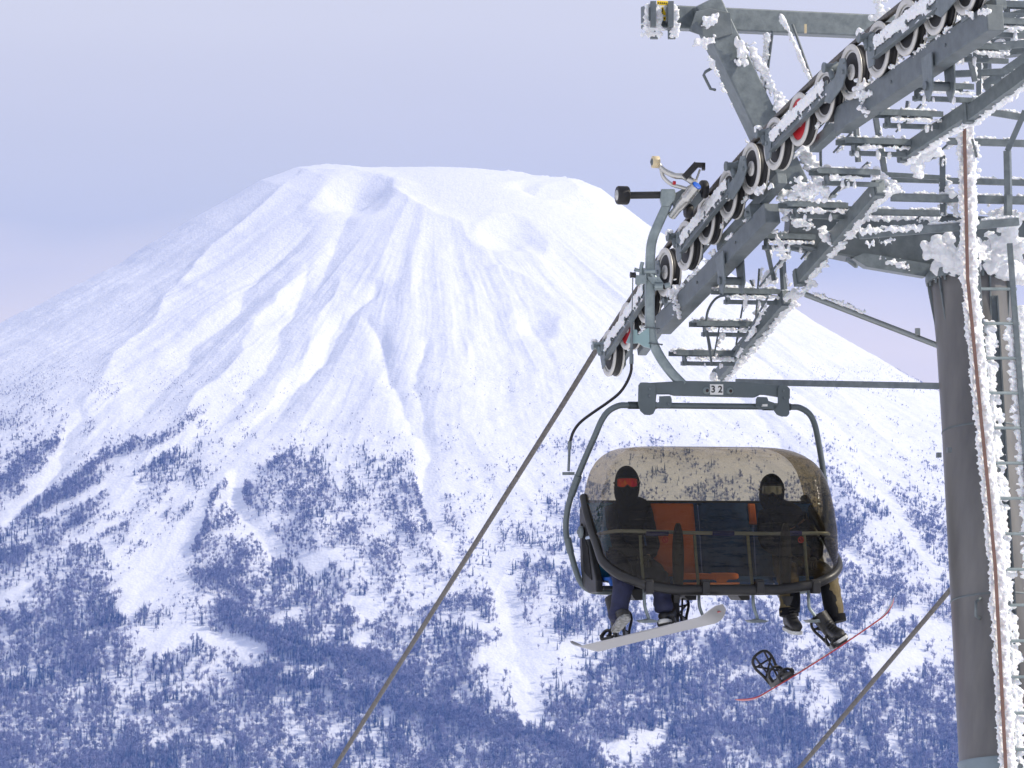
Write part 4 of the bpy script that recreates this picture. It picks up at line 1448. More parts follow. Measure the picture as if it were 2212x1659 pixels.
# bail
bp_ = [(-.70, 0, 1.505), (-.78, .0, 1.50), (-.865, .01, 1.455), (-.92, .03, 1.375), (-.965, .07, 1.25), (-1.035, .16, 1.04), (-1.09, .25, .84), (-1.125, .33, .64), (-1.12, .38, .46), (-1.075, .38, .28), (-1.02, .34, .08), (-.96, .28, .0), (-.86, .26, -.02), (-.70, .26, -.02)]
left = smooth_path([K(*p) for p in bp_], 6)
right = smooth_path([K(-x, y, z) for x, y, z in bp_], 6)
mb = MB()
mb.tube(list(reversed(left)) + right, .0255, 16)
mb.tube([K(-.72, .26, -.02), K(.72, .26, -.02)], .025, 14)
mb.build('bail', PAINTG, chair)
mb = MB()   # joint sleeves on the left leg
for (pa, pb) in (((-1.065, .205, .93), (-1.105, .28, .77)), ((-1.11, .38, .42), (-1.08, .385, .30)), ((-.70, 0, 1.505), (-.46, 0, 1.505)), ((.46, 0, 1.505), (.70, 0, 1.505))):
    mb.cyl(K(*pa), K(*pb), .031, 14)
    mb.cyl(K(-pa[0], pa[1], pa[2]), K(-pb[0], pb[1], pb[2]), .031, 14)
mb.build('bail_sleeve', PAINTG, chair)

# yoke with the number plate
YB = CY * 0.0


def Kp(u, v, y=0.0):
    return at_uv(u, v, y)


def poly_uv(pts, y, th, mbx, m=0):
    P3 = [at_uv(u, v, y) for u, v in pts]
    a = [p - CY * th / 2 for p in P3]; b = [p + CY * th / 2 for p in P3]
    n = len(a)
    mbx.add(a + b, [tuple(range(n)), tuple(reversed(range(n, 2 * n)))] + [(i, (i + 1) % n, n + (i + 1) % n, n + i) for i in range(n)], m)


mb = MB()
poly_uv([(1381, 833), (1387, 828), (1420, 826), (1478, 823), (1604, 825), (1660, 831), (1698, 834), (1704, 840), (1704, 862), (1652, 853), (1640, 853), (1628, 859), (1456, 855), (1448, 852), (1416, 852), (1414, 872), (1381, 872)], 0, .07, mb)
mb.build('yoke', PAINTG, chair, bevel=0.006)
for pts in ([(1379, 832), (1384, 826), (1398, 826), (1410, 829), (1416, 836), (1416, 884), (1411, 894), (1404, 897), (1392, 896), (1383, 888), (1378, 872)],
            [(1680, 838), (1686, 832), (1696, 832), (1704, 838), (1705, 894), (1700, 900), (1688, 900), (1678, 896), (1671, 886), (1670, 876), (1680, 873)],
            [(1424, 856), (1448, 855), (1451, 862), (1451, 876), (1446, 882), (1416, 880), (1416, 871), (1424, 868)],
            [(1633, 862), (1636, 857), (1657, 858), (1660, 866), (1678, 872), (1676, 885), (1640, 883), (1632, 878)]):
    mb = MB()
    for yy in (-.055, .055):
        poly_uv(pts, yy, .012, mb)
    mb.build('hook_plate', PAINTG, chair, bevel=0.003)
mb = MB()
for u, v in ((1403, 840), (1402, 855), (1692, 844), (1694, 860), (1443, 873), (1644, 875)):
    c = Kp(u, v, -.065)
    mb.cyl(c, c - CY * .012, .009, 8)
mb.build('rivets', GALV, chair)
for u, v in ((1525.5, 844), (1576, 845)):
    c = Kp(u, v, -.034)
    mb = MB()
    mb.lathe(c, -CY, [(0, .030), (.006, .031), (.012, .026)], 20)
    mb.lathe(c, -CY, [(.012, .022), (.026, .021), (.026, .014)], 6)
    nut = mb.build('nut', GALV_L, chair)
    mb = MB(); mb.cyl(c - CY * .02, c - CY * .030, .0135, 12)
    mb.build('bolt_end', mat('dark_bolt', (.035, .02, .02), .6), nut)
mb = MB()
c = Kp(1548, 841.5, -.0365)
ex = CX; ez = CZ
mb.prism([(-.057, -.043), (.057, -.043), (.057, .043), (-.057, .043)], c, ex, ez, CY * .003)
plate = mb.build('number_plate', WHT, chair)
fc = bpy.data.curves.new('digits', 'FONT'); fc.body = '3 2'; fc.size = .078; fc.extrude = .001; fc.align_x = 'CENTER'; fc.align_y = 'CENTER'
fo = bpy.data.objects.new('digits_tmp', fc); COL.objects.link(fo)
fc.offset = 0.0016
bpy.context.view_layer.update()
dme = bpy.data.meshes.new_from_object(fo.evaluated_get(bpy.context.evaluated_depsgraph_get()))
COL.objects.unlink(fo); bpy.data.objects.remove(fo)
Mx = Matrix((CX, CZ, -CY)).transposed().to_4x4(); Mx.translation = c - CY * .0035 - chair.location
dme.transform(Mx); dme.materials.clear(); dme.materials.append(BLK)
dig = bpy.data.objects.new('digits', dme); COL.objects.link(dig); dig.parent = plate
mb = MB()
poly_uv([(1645, 873), (1658, 873), (1658, 878), (1645, 878)], -.064, .002, mb)
mb.build('small_sticker', WHT, chair)

# hanger arm
HD = 30.42
arm = smooth_path([P(1447, 424, HD), P(1440, 445, HD), P(1424, 480, HD), P(1410, 515, HD), P(1405, 550, HD), P(1404, 620, HD), P(1404, 700, HD), P(1409, 735, HD), P(1424, 768, HD), P(1446, 800, HD), P(1468, 824, HD), P(1476, 832, HD)], 5)
mb = MB()


def sq_tube(mb, pts, w, h, bev=.3, m=0):
    """rounded rectangular section, w sideways in the picture plane, h in depth"""
    ring = []
    for sx, sy in ((1, 1), (-1, 1), (-1, -1), (1, -1)):
        for k in range(4):
            a = pi / 2 * (k / 3) + {(1, 1): 0, (-1, 1): pi / 2, (-1, -1): pi, (1, -1): 1.5 * pi}[(sx, sy)]
            ring.append((sx * (w / 2 - w * bev / 2) + math.cos(a) * w * bev / 2, sy * (h / 2 - w * bev / 2) + math.sin(a) * w * bev / 2))
    n = len(ring); vs = []
    for i, p in enumerate(pts):
        t = (pts[min(i + 1, len(pts) - 1)] - pts[max(i - 1, 0)]).normalized()
        sd_ = t.cross(V((0, 1, 0))).normalized(); dp = sd_.cross(t)
        for a, b in ring: vs.append(p + sd_ * a + dp * b)
    fs = [(i * n + k, i * n + (k + 1) % n, (i + 1) * n + (k + 1) % n, (i + 1) * n + k) for i in range(len(pts) - 1) for k in range(n)]
    fs += [tuple(range(n)), tuple(range((len(pts) - 1) * n, len(pts) * n))]
    mb.add(vs, fs, m, True)


sq_tube(mb, arm, .080, .075, .45)
mb.build('hanger_arm', GALV_L, chair)
mb = MB()
poly_hd = [(1428, 408), (1458, 408), (1460, 420), (1458, 432), (1446, 446), (1430, 446), (1426, 430)]
a_ = [P(u, v, HD - .06) for u, v in poly_hd]; b_ = [p + V((0, .12, 0)) for p in a_]
n_ = len(a_)
mb.add(a_ + b_, [tuple(range(n_)), tuple(reversed(range(n_, 2 * n_)))] + [(i, (i + 1) % n_, n_ + (i + 1) % n_, n_ + i) for i in range(n_)])
mb.build('arm_head', GALV_L, chair, bevel=0.008)
EL = CX.copy()
mb = MB()
mb.cyl(P(1362, 422, HD), P(1432, 421, HD), .030, 16)
mb.build('axle', BLACKP, chair)
mb = MB()
c = P(1345, 422, HD - .02)
mb.lathe(c - CX * .05, CX, [(0, .058), (0.002, .07), (.012, .077), (.088, .077), (.098, .07), (.10, .05)], 30)
gw = mb.build('guide_roller', RUBBER, chair)
mb = MB()
mb.lathe(c - CX * .048, -CX, [(0, .045), (.006, .042), (.003, .024), (.012, .022), (.012, 0)], 20)
mb.build('hub', ALU, gw)
# grip
c0 = P(1450, 468, HD - .02); c1 = P(1505, 401, HD - .22); ax = (c1 - c0).normalized(); Lg = (c1 - c0).length
mb = MB()
mb.lathe(c0, ax, [(0, .030), (.01, .036), (Lg * .30, .036), (Lg * .33, .043), (Lg * .55, .046), (Lg * .58, .05), (Lg * .66, .05), (Lg * .67, .046), (Lg - .01, .046), (Lg, .042)], 24)
grip = mb.build('grip_cylinder', ALU, chair)
mb = MB()
mb.lathe(c1, ax, [(-.002, .040), (.006, .039), (.008, .034), (.008, 0)], 24)
mb.build('end_cap', BLUECAP, grip)


def bar_uv(pts, r, d, mtl, name, n=10, fl=1.0):
    mb = MB()
    mb.tube(smooth_path([P(u, v, d) for u, v in pts], 4), r, n)
    return mb.build(name, mtl, chair)


bar_uv([(1421, 353), (1432, 366), (1445, 374), (1460, 380), (1476, 381), (1490, 388), (1503, 398)], [.020 + .010 * min(1, i / 24) for i in range(25)], HD - .15, ALU, 'grip_lever')
bar_uv([(1427, 360), (1432, 380), (1442, 392), (1455, 400), (1470, 404), (1484, 408)], .017, HD - .12, ALU, 'grip_lever')
mb = MB()
c = P(1416, 350, HD - .16)
mb.lathe(c - CX * .030, CX, [(0, .038), (.004, .050), (.056, .050), (.060, .038)], 24)
cr_ = mb.build('cream_roller', CREAM, chair)
mb = MB()
mb.lathe(c - CX * .029, -CX, [(0, .030), (.006, .028), (.006, .012), (.014, .012), (.014, 0)], 18)
mb.build('hub', GALV_D, cr_)
mb = MB()
for i in range(9):   # ribbed black ramp
    t = i / 8
    q = P(1480, 382, HD - .2).lerp(P(1503, 357, HD - .2), t)
    mb.beam(q - CX * .0 - V((0, .05, 0)), q + V((0, .05, 0)), .02, .052, up=V((-.7, 0, .7)))
q = P(1512, 357, HD - .2)
mb.box(q, CX * .042, V((0, .05, 0)), UP * .018)
mb.box(q + CX * .03 - UP * .01, CX * .014, V((0, .05, 0)), UP * .028)
mb.build('grip_ramp', BLACKP, chair)
mb = MB()
mb.cyl(P(1498, 400, HD - .15), P(1491, 378, HD - .15), .008, 6)
mb.cyl(P(1500, 400, HD - .15), P(1512, 366, HD - .15), .009, 6)
mb.cyl(P(1487, 392, HD - .15), P(1493, 374, HD - .15), .008, 6)
mb.build('spring_leg', ALU, chair)
mb = MB()
for (u, v, rr_) in ((1520, 409, .076), (1487, 455, .062)):
    c = P(u, v, HD + .02)
    mb.lathe(c - CX * .03, CX, [(0, rr_ * .5), (.002, rr_ * .9), (.012, rr_), (.048, rr_), (.058, rr_ * .9), (.06, rr_ * .5)], 26)
mb.build('grip_wheel', RUBBER, chair)
mb = MB()
mb.box(P(1475, 425, HD + .02), V((.09, 0, .05)), V((0, .07, 0)), V((-.02, 0, .05)))
mb.box(P(1500, 435, HD + .05), V((.05, 0, .06)), V((0, .06, 0)), V((-.03, 0, .03)))
mb.build('grip_jaw', GALV_D, chair, bevel=0.008)
mb = MB()
c = P(1459, 395, HD - .17)
mb.cyl(c, c - CX * .02, .016, 10)
mb.build('red_pin', REDP, chair)

# lever mechanism on the arm, rod, hose
MD = HD - .08
mb = MB()
mb.tube(smooth_path([P(1388, 566, MD), P(1385, 580, MD), P(1387, 600, MD), P(1398, 606, MD)], 4), .016, 8)
mb.tube([P(1370, 582, MD), P(1386, 586, MD), P(1382, 608, MD), P(1376, 616, MD)], .017, 8)
mb.build('bubble_lever', GALV_L, chair)
mb = MB()
mb.box(P(1384, 604, MD), V((.045, 0, 0)), V((0, .03, 0)), V((0, 0, .035)))
mb.cyl(P(1392, 586, MD - .03), P(1416, 586, MD - .03), .02, 10)
mb.cyl(P(1404, 586, MD), P(1428, 618, MD), .022, 10)
mb.cyl(P(1414, 618, MD - .01), P(1432, 618, MD - .01), .034, 14)
mb.cyl(P(1436, 618, MD - .01), P(1448, 615, MD - .01), .022, 10)
mb.box(P(1416, 606, MD), V((.05, 0, .0)), V((0, .02, 0)), V((-.02, 0, .03)))
mb.build('lever_bracket', GALV_L, chair)
mb = MB()
c = P(1367, 594, MD - .02)
mb.lathe(c - CX * .02, CX, [(0, .012), (0, .026), (.012, .022), (.028, .022), (.04, .026), (.04, .012)], 20)
mb.build('cable_pulley', BLACKP, chair)
mb = MB()
mb.cyl(P(1367, 600, MD), P(1365, 690, MD), .005, 6)
mb.cyl(P(1365, 690, MD), P(1364, 765, MD), .012, 8)
mb.cyl(P(1365, 684, MD), P(1365, 696, MD), .022, 8)
mb.cyl(P(1364, 765, MD), P(1364, 786, MD), .018, 10)
mb.build('control_rod', GALV, chair)
mb = MB()
mb.tube(smooth_path([P(1364, 785, MD), P(1363, 803, MD), P(1354, 826, MD), P(1338, 849, MD), P(1312, 870, MD), P(1280, 892, MD), P(1254, 912, MD), P(1239, 932, MD), P(1231, 956, MD)], 6), .0125, 10)
mb.build('black_hose', HOSE, chair)
mb = MB()
mb.cyl(P(1231, 953, MD), P(1230, 970, MD), .017, 10)
mb.cyl(P(1230, 970, MD), P(1228, 1018, MD), .011, 8)
mb.box(P(1228, 1023, MD + .08), V((.05, 0, 0)), V((0, .05, 0)), V((0, 0, .012)))
mb.build('hose_end', GALV, chair)
mb = MB()
pp = [(1352, 741), (1366, 718), (1368, 736), (1392, 738), (1404, 738), (1408, 748), (1400, 754), (1385, 745), (1360, 745)]
pp = [(1352, 741), (1364, 712), (1376, 712), (1378, 724), (1402, 706), (1404, 752), (1390, 748), (1380, 741)]
a_ = [P(u, v, HD - .06) for u, v in pp]; b_ = [p + V((0, .06, 0)) for p in a_]; n_ = len(a_)
mb.add(a_ + b_, [tuple(range(n_)), tuple(reversed(range(n_, 2 * n_)))] + [(i, (i + 1) % n_, n_ + (i + 1) % n_, n_ + i) for i in range(n_)])
mb.build('hose_bracket', mat('pale_teal_bracket', (.30, .44, .45), .4, .2), chair, bevel=0.004)
for v_ in (708, 742):
    mb = MB()
    q = P(1406 if v_ < 720 else 1412, v_, HD)
    mb.tube([q - CX * .055 + UP * .0, q - CX * .055 - CY * .05, q + CX * .06 - CY * .05 - UP * .01, q + CX * .075 - UP * .01 + CY * .02], .006, 6)
    mb.build('wire_clip', GALV_D, chair)

# seat and backrests
NAVY = mat('navy_seat_pad', (0.014, 0.085, 0.36), 0.6, spec=.25, var=0.3, vscale=9, bump=0.15)
BLUEP = mat('blue_seat_shell', (0.05, 0.36, 0.75), 0.35, var=0.2, vscale=4)
ORG = mat('orange_seat_pad', (0.95, 0.24, 0.05), 0.5, var=0.12, vscale=6)
DARK = mat('dark_seat_frame', (0.014, 0.015, 0.017), 0.5, var=0.3, vscale=10)
RIMRUB = mat('bubble_edge_rubber', (0.017, 0.017, 0.018), 0.42, var=0.2, vscale=18, bump=0.08)


def pad(x0, x1, path, th, mtl, name, parent, rnd=.02):
    """a rounded pad: a y-z path swept from x0 to x1"""
    mb = MB(); vs = []; nx = 8
    n = len(path)
    for i in range(nx + 1):
        x = x0 + (x1 - x0) * i / nx
        edge = min(1.0, (min(i, nx - i) / nx) * 6 + .35)
        for y, z in path: vs.append(K(x, y - th * edge * .5, z + th * edge * .15))
    for i in range(nx + 1):
        x = x0 + (x1 - x0) * i / nx
        for y, z in path: vs.append(K(x, y + th * .5, z - th * .4))
    fs = []
    m_ = (nx + 1) * n
    for i in range(nx):
        for j in range(n - 1):
            fs.append((i * n + j, (i + 1) * n + j, (i + 1) * n + j + 1, i * n + j + 1))
            fs.append((m_ + i * n + j, m_ + i * n + j + 1, m_ + (i + 1) * n + j + 1, m_ + (i + 1) * n + j))
    for i in range(nx):
        fs.append((i * n, m_ + i * n, m_ + (i + 1) * n, (i + 1) * n))
        fs.append((i * n + n - 1, (i + 1) * n + n - 1, m_ + (i + 1) * n + n - 1, m_ + i * n + n - 1))
    for j in range(n - 1):
        fs.append((j, j + 1, m_ + j + 1, m_ + j))
        fs.append((nx * n + j, m_ + nx * n + j, m_ + nx * n + j + 1, nx * n + j + 1))
    mb.add(vs, fs, 0, True)
    return mb.build(name, mtl, parent)


BACKP = [(.20, .10), (.235, .22), (.255, .38), (.285, .54), (.33, .69), (.335, .705)]
for i, xc_ in enumerate((-.705, -.235, .235, .705)):
    back = pad(xc_ - .228, xc_ + .228, BACKP, .06, NAVY, 'backrest', chair)
    pad(xc_ - .225, xc_ + .225, [(-.27, .055), (-.22, .10), (0, .095), (.16, .08), (.21, .10)], .06, NAVY, 'seat_cushion', chair)
OFFB = [(y - .036, z) for y, z in BACKP]
pad(-.42, -.05, [(y - .034, z) for y, z in BACKP], .02, ORG, 'orange_back_panel', chair)
pad(-.05, .16, [(-.285, .05), (-.245, .125), (-.18, .135)], .02, ORG, 'orange_seat_edge', chair)
pad(-.36, -.03, [(-.285, .05), (-.245, .125), (0, .13)], .02, ORG, 'orange_seat_edge', chair)
pad(.43, .49, [(y - .034, z) for y, z in BACKP[-3:]], .02, ORG, 'orange_back_panel', chair)
pad(-.985, -.73, [(y - .04, z) for y, z in BACKP], .03, BLUEP, 'end_backrest', chair)
pad(.86, .985, [(y - .04, z) for y, z in BACKP], .03, NAVY, 'end_backrest', chair)
mb = MB()
mb.tube([K(-.99, .34, .715), K(.99, .34, .715)], .018, 10)
mb.tube([K(-.95, .30, .10), K(.95, .30, .10)], .02, 10)
mb.build('back_rail', DARK, chair)
for x in (-.60, -.06, .47, .98):
    mb = MB()   # brackets below the seat
    u_ = {-.60: 1380, -.06: 1493, .47: 1608, .98: 1716}[x]
    P3 = [(u_ - 20, 1272), (u_ + 12, 1272), (u_ + 12, 1296), (u_ - 6, 1297), (u_ - 12, 1290)]
    a_ = [at_uv(u, v, -.28) for u, v in P3]; b_ = [p + CY * .28 for p in a_]; n_ = 5
    mb.add(a_ + b_, [tuple(range(n_)), tuple(reversed(range(n_, 2 * n_)))] + [(i, (i + 1) % n_, n_ + (i + 1) % n_, n_ + i) for i in range(n_)])
    mb.build('seat_bracket', DARK, chair, bevel=0.004)
mb = MB()
mb.beam(K(-.95, .05, .015), K(.95, .05, .015), .34, .03)
mb.build('seat_base', DARK, chair, bevel=0.01)
# side panels
for s in (-1, 1):
    mb = MB()
    mb.prism([(-.10, -.02), (-.10, .08), (.03, .24), (.14, .40), (.24, .60), (.33, .71), (.39, .66), (.38, .42), (.36, .2), (.30, .02), (.12, -.03)], K(s * .975, 0, 0), CY, CZ, CX * .06)
    side_p = mb.build('side_panel', DARK, chair, bevel=0.012)
    mb = MB()
    for j in range(7):
        mb.beam(K(s * 1.008, .02 + j * .035, .08 + j * .01), K(s * 1.008, .13 + j * .03, .36 + j * .03), .008, .012, up=CX)
    mb.build('panel_ribs', RUBBER, side_p)
    mb = MB()
    c = K(s * 1.02, .26, .47)
    mb.lathe(c, CX * s, [(0, .05), (.02, .05), (.026, .042), (.026, .018), (.04, .016), (.04, 0)], 24)
    mb.build('pivot', GALV, side_p)

# restraint bar with foot rests
BARM = mat('restraint_bar_paint', (0.42, 0.50, 0.64), 0.35, 0.3)
BZ = .455
mb = MB()
mb.tube(smooth_path([K(-1.0, .18, .42), K(-.97, -.05, .45), K(-.92, -.28, .47), K(-.80, -.36, .475), K(-.2, -.37, .46), K(.5, -.37, .455), K(.84, -.36, .46), K(.93, -.28, .45), K(.98, 0, .44), K(1.0, .18, .42)], 6), .0155, 12)
rbar = mb.build('restraint_bar', BARM, chair)
FR = [(1383, 1391, 1402), (1500, 1509, 1521), (1615, 1626, 1637), (1737, 1746, 1763)]
for ut, ub, uf in FR:
    mb = MB()
    mb.tube(smooth_path([at_uv(ut, 1156, -.37), at_uv((ut + ub) / 2, 1220, -.38), at_uv(ub, 1270, -.40), at_uv(ub + 1, 1300, -.42), at_uv(ub + 3, 1314, -.43), at_uv(uf - 2, 1332, -.44), at_uv(uf, 1341, -.44)], 4), .0135, 10)
    fr = mb.build('foot_rest', GALV_L, chair)
    mb = MB()
    c = at_uv(uf - 2, 1343, -.44)
    mb.prism([(-.085, .012), (-.02, .018), (.0, .024), (.03, .018), (.085, .006), (.05, -.006), (-.06, -.008)], c, CX, CZ, CY * .13)
    mb.build('foot_plate', GALV, fr, bevel=0.004)
for u0, u1 in ((1395, 1443), (1538, 1585), (1704, 1731)):
    mb = MB(); mb.cyl(at_uv(u0, 1152, -.37), at_uv(u1, 1152, -.37), .021, 12)
    mb.build('blue_sleeve', mat('blue_sleeve', (.02, .03, .30), .5), rbar)
for u0 in (1437, 1730):
    mb = MB()
    c = at_uv(u0, 1166, -.40)
    ring = [c + CX * .022 * math.cos(a) + CZ * .022 * math.sin(a) for a in np.linspace(0, 2 * pi, 20, endpoint=False)]
    mb.tube(ring, .004, 6, closed=True)
    mb.cyl(c + (CX - CZ) * .015, c - (CX - CZ) * .015, .0035, 6)
    mb.cyl(c + CZ * .012 , c - CZ * .012, .003, 6)
    mb.build('prohibition_mark', mat('red_mark', (.7, .02, .02), .5), rbar)
for uc in (1464.5, 1696):
    mb = MB()   # upright black separator
    w = [(1130, 2), (1136, 5), (1150, 8), (1170, 10), (1200, 11), (1225, 10.5), (1245, 10), (1264, 9)]
    L3 = [at_uv(uc - ww + (v - 1130) * .004, v, -.46) for v, ww in w]; R3 = [at_uv(uc + ww + (v - 1130) * .004, v, -.46) for v, ww in w]
    n_ = len(w); vs = []
    for off in (-.025, .025):
        vs += [p + CY * off for p in L3] + [p + CY * off for p in R3]
    mids = [(l + r_) / 2 - CY * .04 for l, r_ in zip(L3, R3)]
    vs += mids; M0 = 4 * n_
    fs = []
    for j in range(n_ - 1):
        fs.append((j, j + 1, M0 + j + 1, M0 + j)); fs.append((M0 + j, M0 + j + 1, n_ + j + 1, n_ + j))
        fs.append((2 * n_ + j, 3 * n_ + j, 3 * n_ + j + 1, 2 * n_ + j + 1))
        fs.append((j, 2 * n_ + j, 2 * n_ + j + 1, j + 1)); fs.append((n_ + j, n_ + j + 1, 3 * n_ + j + 1, 3 * n_ + j))
    mb.add(vs, fs, 0, True)
    mb.build('leg_separator', BLACKP, chair)
mb = MB()
mb.beam(at_uv(1462, 1262, -.45), at_uv(1462, 1302, -.42), .045, .02, up=CY)
mb.build('strap_end', BLACKP, chair)

# ------------------------------------------------------------------ bubble
ZP = [0, .08, .2, .35, .5, .65, .8, .9, .98, 1.05, 1.10, 1.14, 1.165, 1.175]
AP = [.99, 1.0, 1.005, 1.0, .995, .98, .955, .93, .90, .855, .80, .73, .65, .54]
BX = .0
BP = [-.50, -.525, -.545, -.555, -.55, -.53, -.48, -.43, -.37, -.29, -.21, -.12, -.02, .10]
NS, NT = 72, 40


def bub(s, z):
    a = float(np.interp(z, ZP, AP)); b = float(np.interp(z, ZP, BP)); yb = .36 + .06 * (z > 0) * min(1, z)
    rc = .27 * (0.55 + .45 * min(1, (1.175 - z) / .5)) + .02
    rc = min(rc, a * .6, (yb - b) * .8)
    segl = [yb - (b + rc), rc * pi / 2, 2 * (a - rc), rc * pi / 2, yb - (b + rc)]
    # fixed share of s for each piece so that rows line up
    sh = [0, .2, .34, .66, .8, 1.0]
    for i in range(5):
        if s <= sh[i + 1] or i == 4:
            t = (s - sh[i]) / (sh[i + 1] - sh[i]); break
    if i == 0: return (-a, yb + (b + rc - yb) * t)
    if i == 1: return (-a + rc - rc * math.cos(t * pi / 2), b + rc - rc * math.sin(t * pi / 2))
    if i == 2: return (-a + rc + 2 * (a - rc) * t, b - .012 * math.sin(t * pi))
    if i == 3: return (a - rc + rc * math.sin(t * pi / 2), b + rc - rc * math.cos(t * pi / 2))
    return (a, b + rc + (yb - b - rc) * t)


def zlow(s):
    q = abs(s - .5) * 2        # 0 at the middle of the front, 1 at the rear ends
    return float(np.interp(q, [0, .2, .32, .45, .6, .8, 1], [0, 0, .04, .12, .25, .49, .76]))


vs = []; low = []
for j in range(NT + 1):
    tt = j / NT
    tt = 1 - (1 - tt) ** 1.35
    for i in range(NS + 1):
        s = i / NS
        z0 = zlow(s); z = z0 + (1.175 - z0) * tt
        x, y = bub(s, z)
        vs.append(K(x + BX, y, z))
        if j == 0: low.append(K(x + BX, y, z))
n = NS + 1
fs = [(j * n + i, j * n + i + 1, (j + 1) * n + i + 1, (j + 1) * n + i) for j in range(NT) for i in range(NS)]
top = NT * n
for i in range(NS // 2):
    fs.append((top + i, top + i + 1, top + NS - i - 1, top + NS - i) if i < NS // 2 - 1 else (top + i, top + i + 1, top + NS - i))
mb = MB(); mb.add(vs, fs, 0, True)
gm, nt_, b_ = nodes_of('smoked_bubble')
nt_.nodes.remove(b_)
out_ = nt_.nodes['Material Output']
tr = nt_.nodes.new('ShaderNodeBsdfTransparent'); gl = nt_.nodes.new('ShaderNodeBsdfGlossy'); fr_ = nt_.nodes.new('ShaderNodeFresnel'); ms = nt_.nodes.new('ShaderNodeMixShader')
tr.inputs[0].default_value = (0.60, 0.53, 0.36, 1); gl.inputs['Roughness'].default_value = 0.03; gl.inputs[0].default_value = (1, 1, 1, 1)
geo_ = nt_.nodes.new('ShaderNodeNewGeometry'); mio = nt_.nodes.new('ShaderNodeMapRange'); mio.inputs['To Min'].default_value = 1.5; mio.inputs['To Max'].default_value = 1 / 1.5
nt_.links.new(geo_.outputs['Backfacing'], mio.inputs['Value']); nt_.links.new(mio.outputs[0], fr_.inputs[0])
tcn = nt_.nodes.new('ShaderNodeTexCoord'); mpn = nt_.nodes.new('ShaderNodeMapping'); mpn.inputs['Scale'].default_value = (1.5, 3, 9)
nn = nt_.nodes.new('ShaderNodeTexNoise'); nn.inputs['Scale'].default_value = 2.2; nn.inputs['Detail'].default_value = 3
bpn = nt_.nodes.new('ShaderNodeBump'); bpn.inputs['Strength'].default_value = 0.28; bpn.inputs['Distance'].default_value = 0.05
nt_.links.new(tcn.outputs['Object'], mpn.inputs[0]); nt_.links.new(mpn.outputs[0], nn.inputs['Vector']); nt_.links.new(nn.outputs['Fac'], bpn.inputs['Height'])
nt_.links.new(bpn.outputs[0], gl.inputs['Normal']); nt_.links.new(bpn.outputs[0], fr_.inputs['Normal'])
# thin dusty film of frozen spray
df = nt_.nodes.new('ShaderNodeBsdfDiffuse'); df.inputs[0].default_value = (.55, .50, .42, 1)
ms2 = nt_.nodes.new('ShaderNodeMixShader')
n3 = nt_.nodes.new('ShaderNodeTexNoise'); n3.inputs['Scale'].default_value = 3.0; n3.inputs['Detail'].default_value = 6; n3.inputs['Distortion'].default_value = 1.2
mp3 = nt_.nodes.new('ShaderNodeMapping'); mp3.inputs['Scale'].default_value = (1, 1, 4)
nt_.links.new(tcn.outputs['Object'], mp3.inputs[0]); nt_.links.new(mp3.outputs[0], n3.inputs['Vector'])
mr3 = nt_.nodes.new('ShaderNodeMapRange'); mr3.inputs['From Min'].default_value = .45; mr3.inputs['From Max'].default_value = .8; mr3.inputs['To Min'].default_value = .0; mr3.inputs['To Max'].default_value = .006
nt_.links.new(n3.outputs['Fac'], mr3.inputs['Value']); nt_.links.new(mr3.outputs[0], ms2.inputs[0])
mlf = nt_.nodes.new('ShaderNodeMath'); mlf.operation = 'MULTIPLY'; mlf.inputs[1].default_value = .55; nt_.links.new(fr_.outputs[0], mlf.inputs[0]); nt_.links.new(mlf.outputs[0], ms.inputs[0]); nt_.links.new(tr.outputs[0], ms.inputs[1]); nt_.links.new(gl.outputs[0], ms.inputs[2])
# a tinted sheet seen at a grazing angle is crossed over a longer path, so it looks deeper
lw = nt_.nodes.new('ShaderNodeLayerWeight'); lw.inputs['Blend'].default_value = .5
pw = nt_.nodes.new('ShaderNodeMath'); pw.operation = 'POWER'; pw.inputs[1].default_value = 2.2; nt_.links.new(lw.outputs['Facing'], pw.inputs[0])
mc = nt_.nodes.new('ShaderNodeMix'); mc.data_type = 'RGBA'
mc.inputs[6].default_value = (0.42, 0.375, 0.265, 1); mc.inputs[7].default_value = (0.24, 0.17, 0.09, 1)
nt_.links.new(pw.outputs[0], mc.inputs[0]); nt_.links.new(mc.outputs[2], tr.inputs[0])
nt_.links.new(ms.outputs[0], ms2.inputs[1]); nt_.links.new(df.outputs[0], ms2.inputs[2]); nt_.links.new(ms2.outputs[0], out_.inputs['Surface'])
bubble = mb.build('bubble', gm, chair)
mb = MB()
rr_l = [.030 + .010 * (1 - min(1, abs(i / NS - .5) * 2.4)) + .006 for i in range(NS + 1)]
mb.tube(low, rr_l, 12)
mb.build('bubble_edge', RIMRUB, bubble)
for u in (1401, 1523, 1640, 1761):
    mb = MB()
    c = at_uv(u, 1269, -.53)
    mb.box(c, CX * .032, CY * .045, CZ * .050)
    mb.box(c + CZ * .05, CX * .036, CY * .02, CZ * .016)
    mb.build('edge_clip', BLACKP, bubble, bevel=0.008)

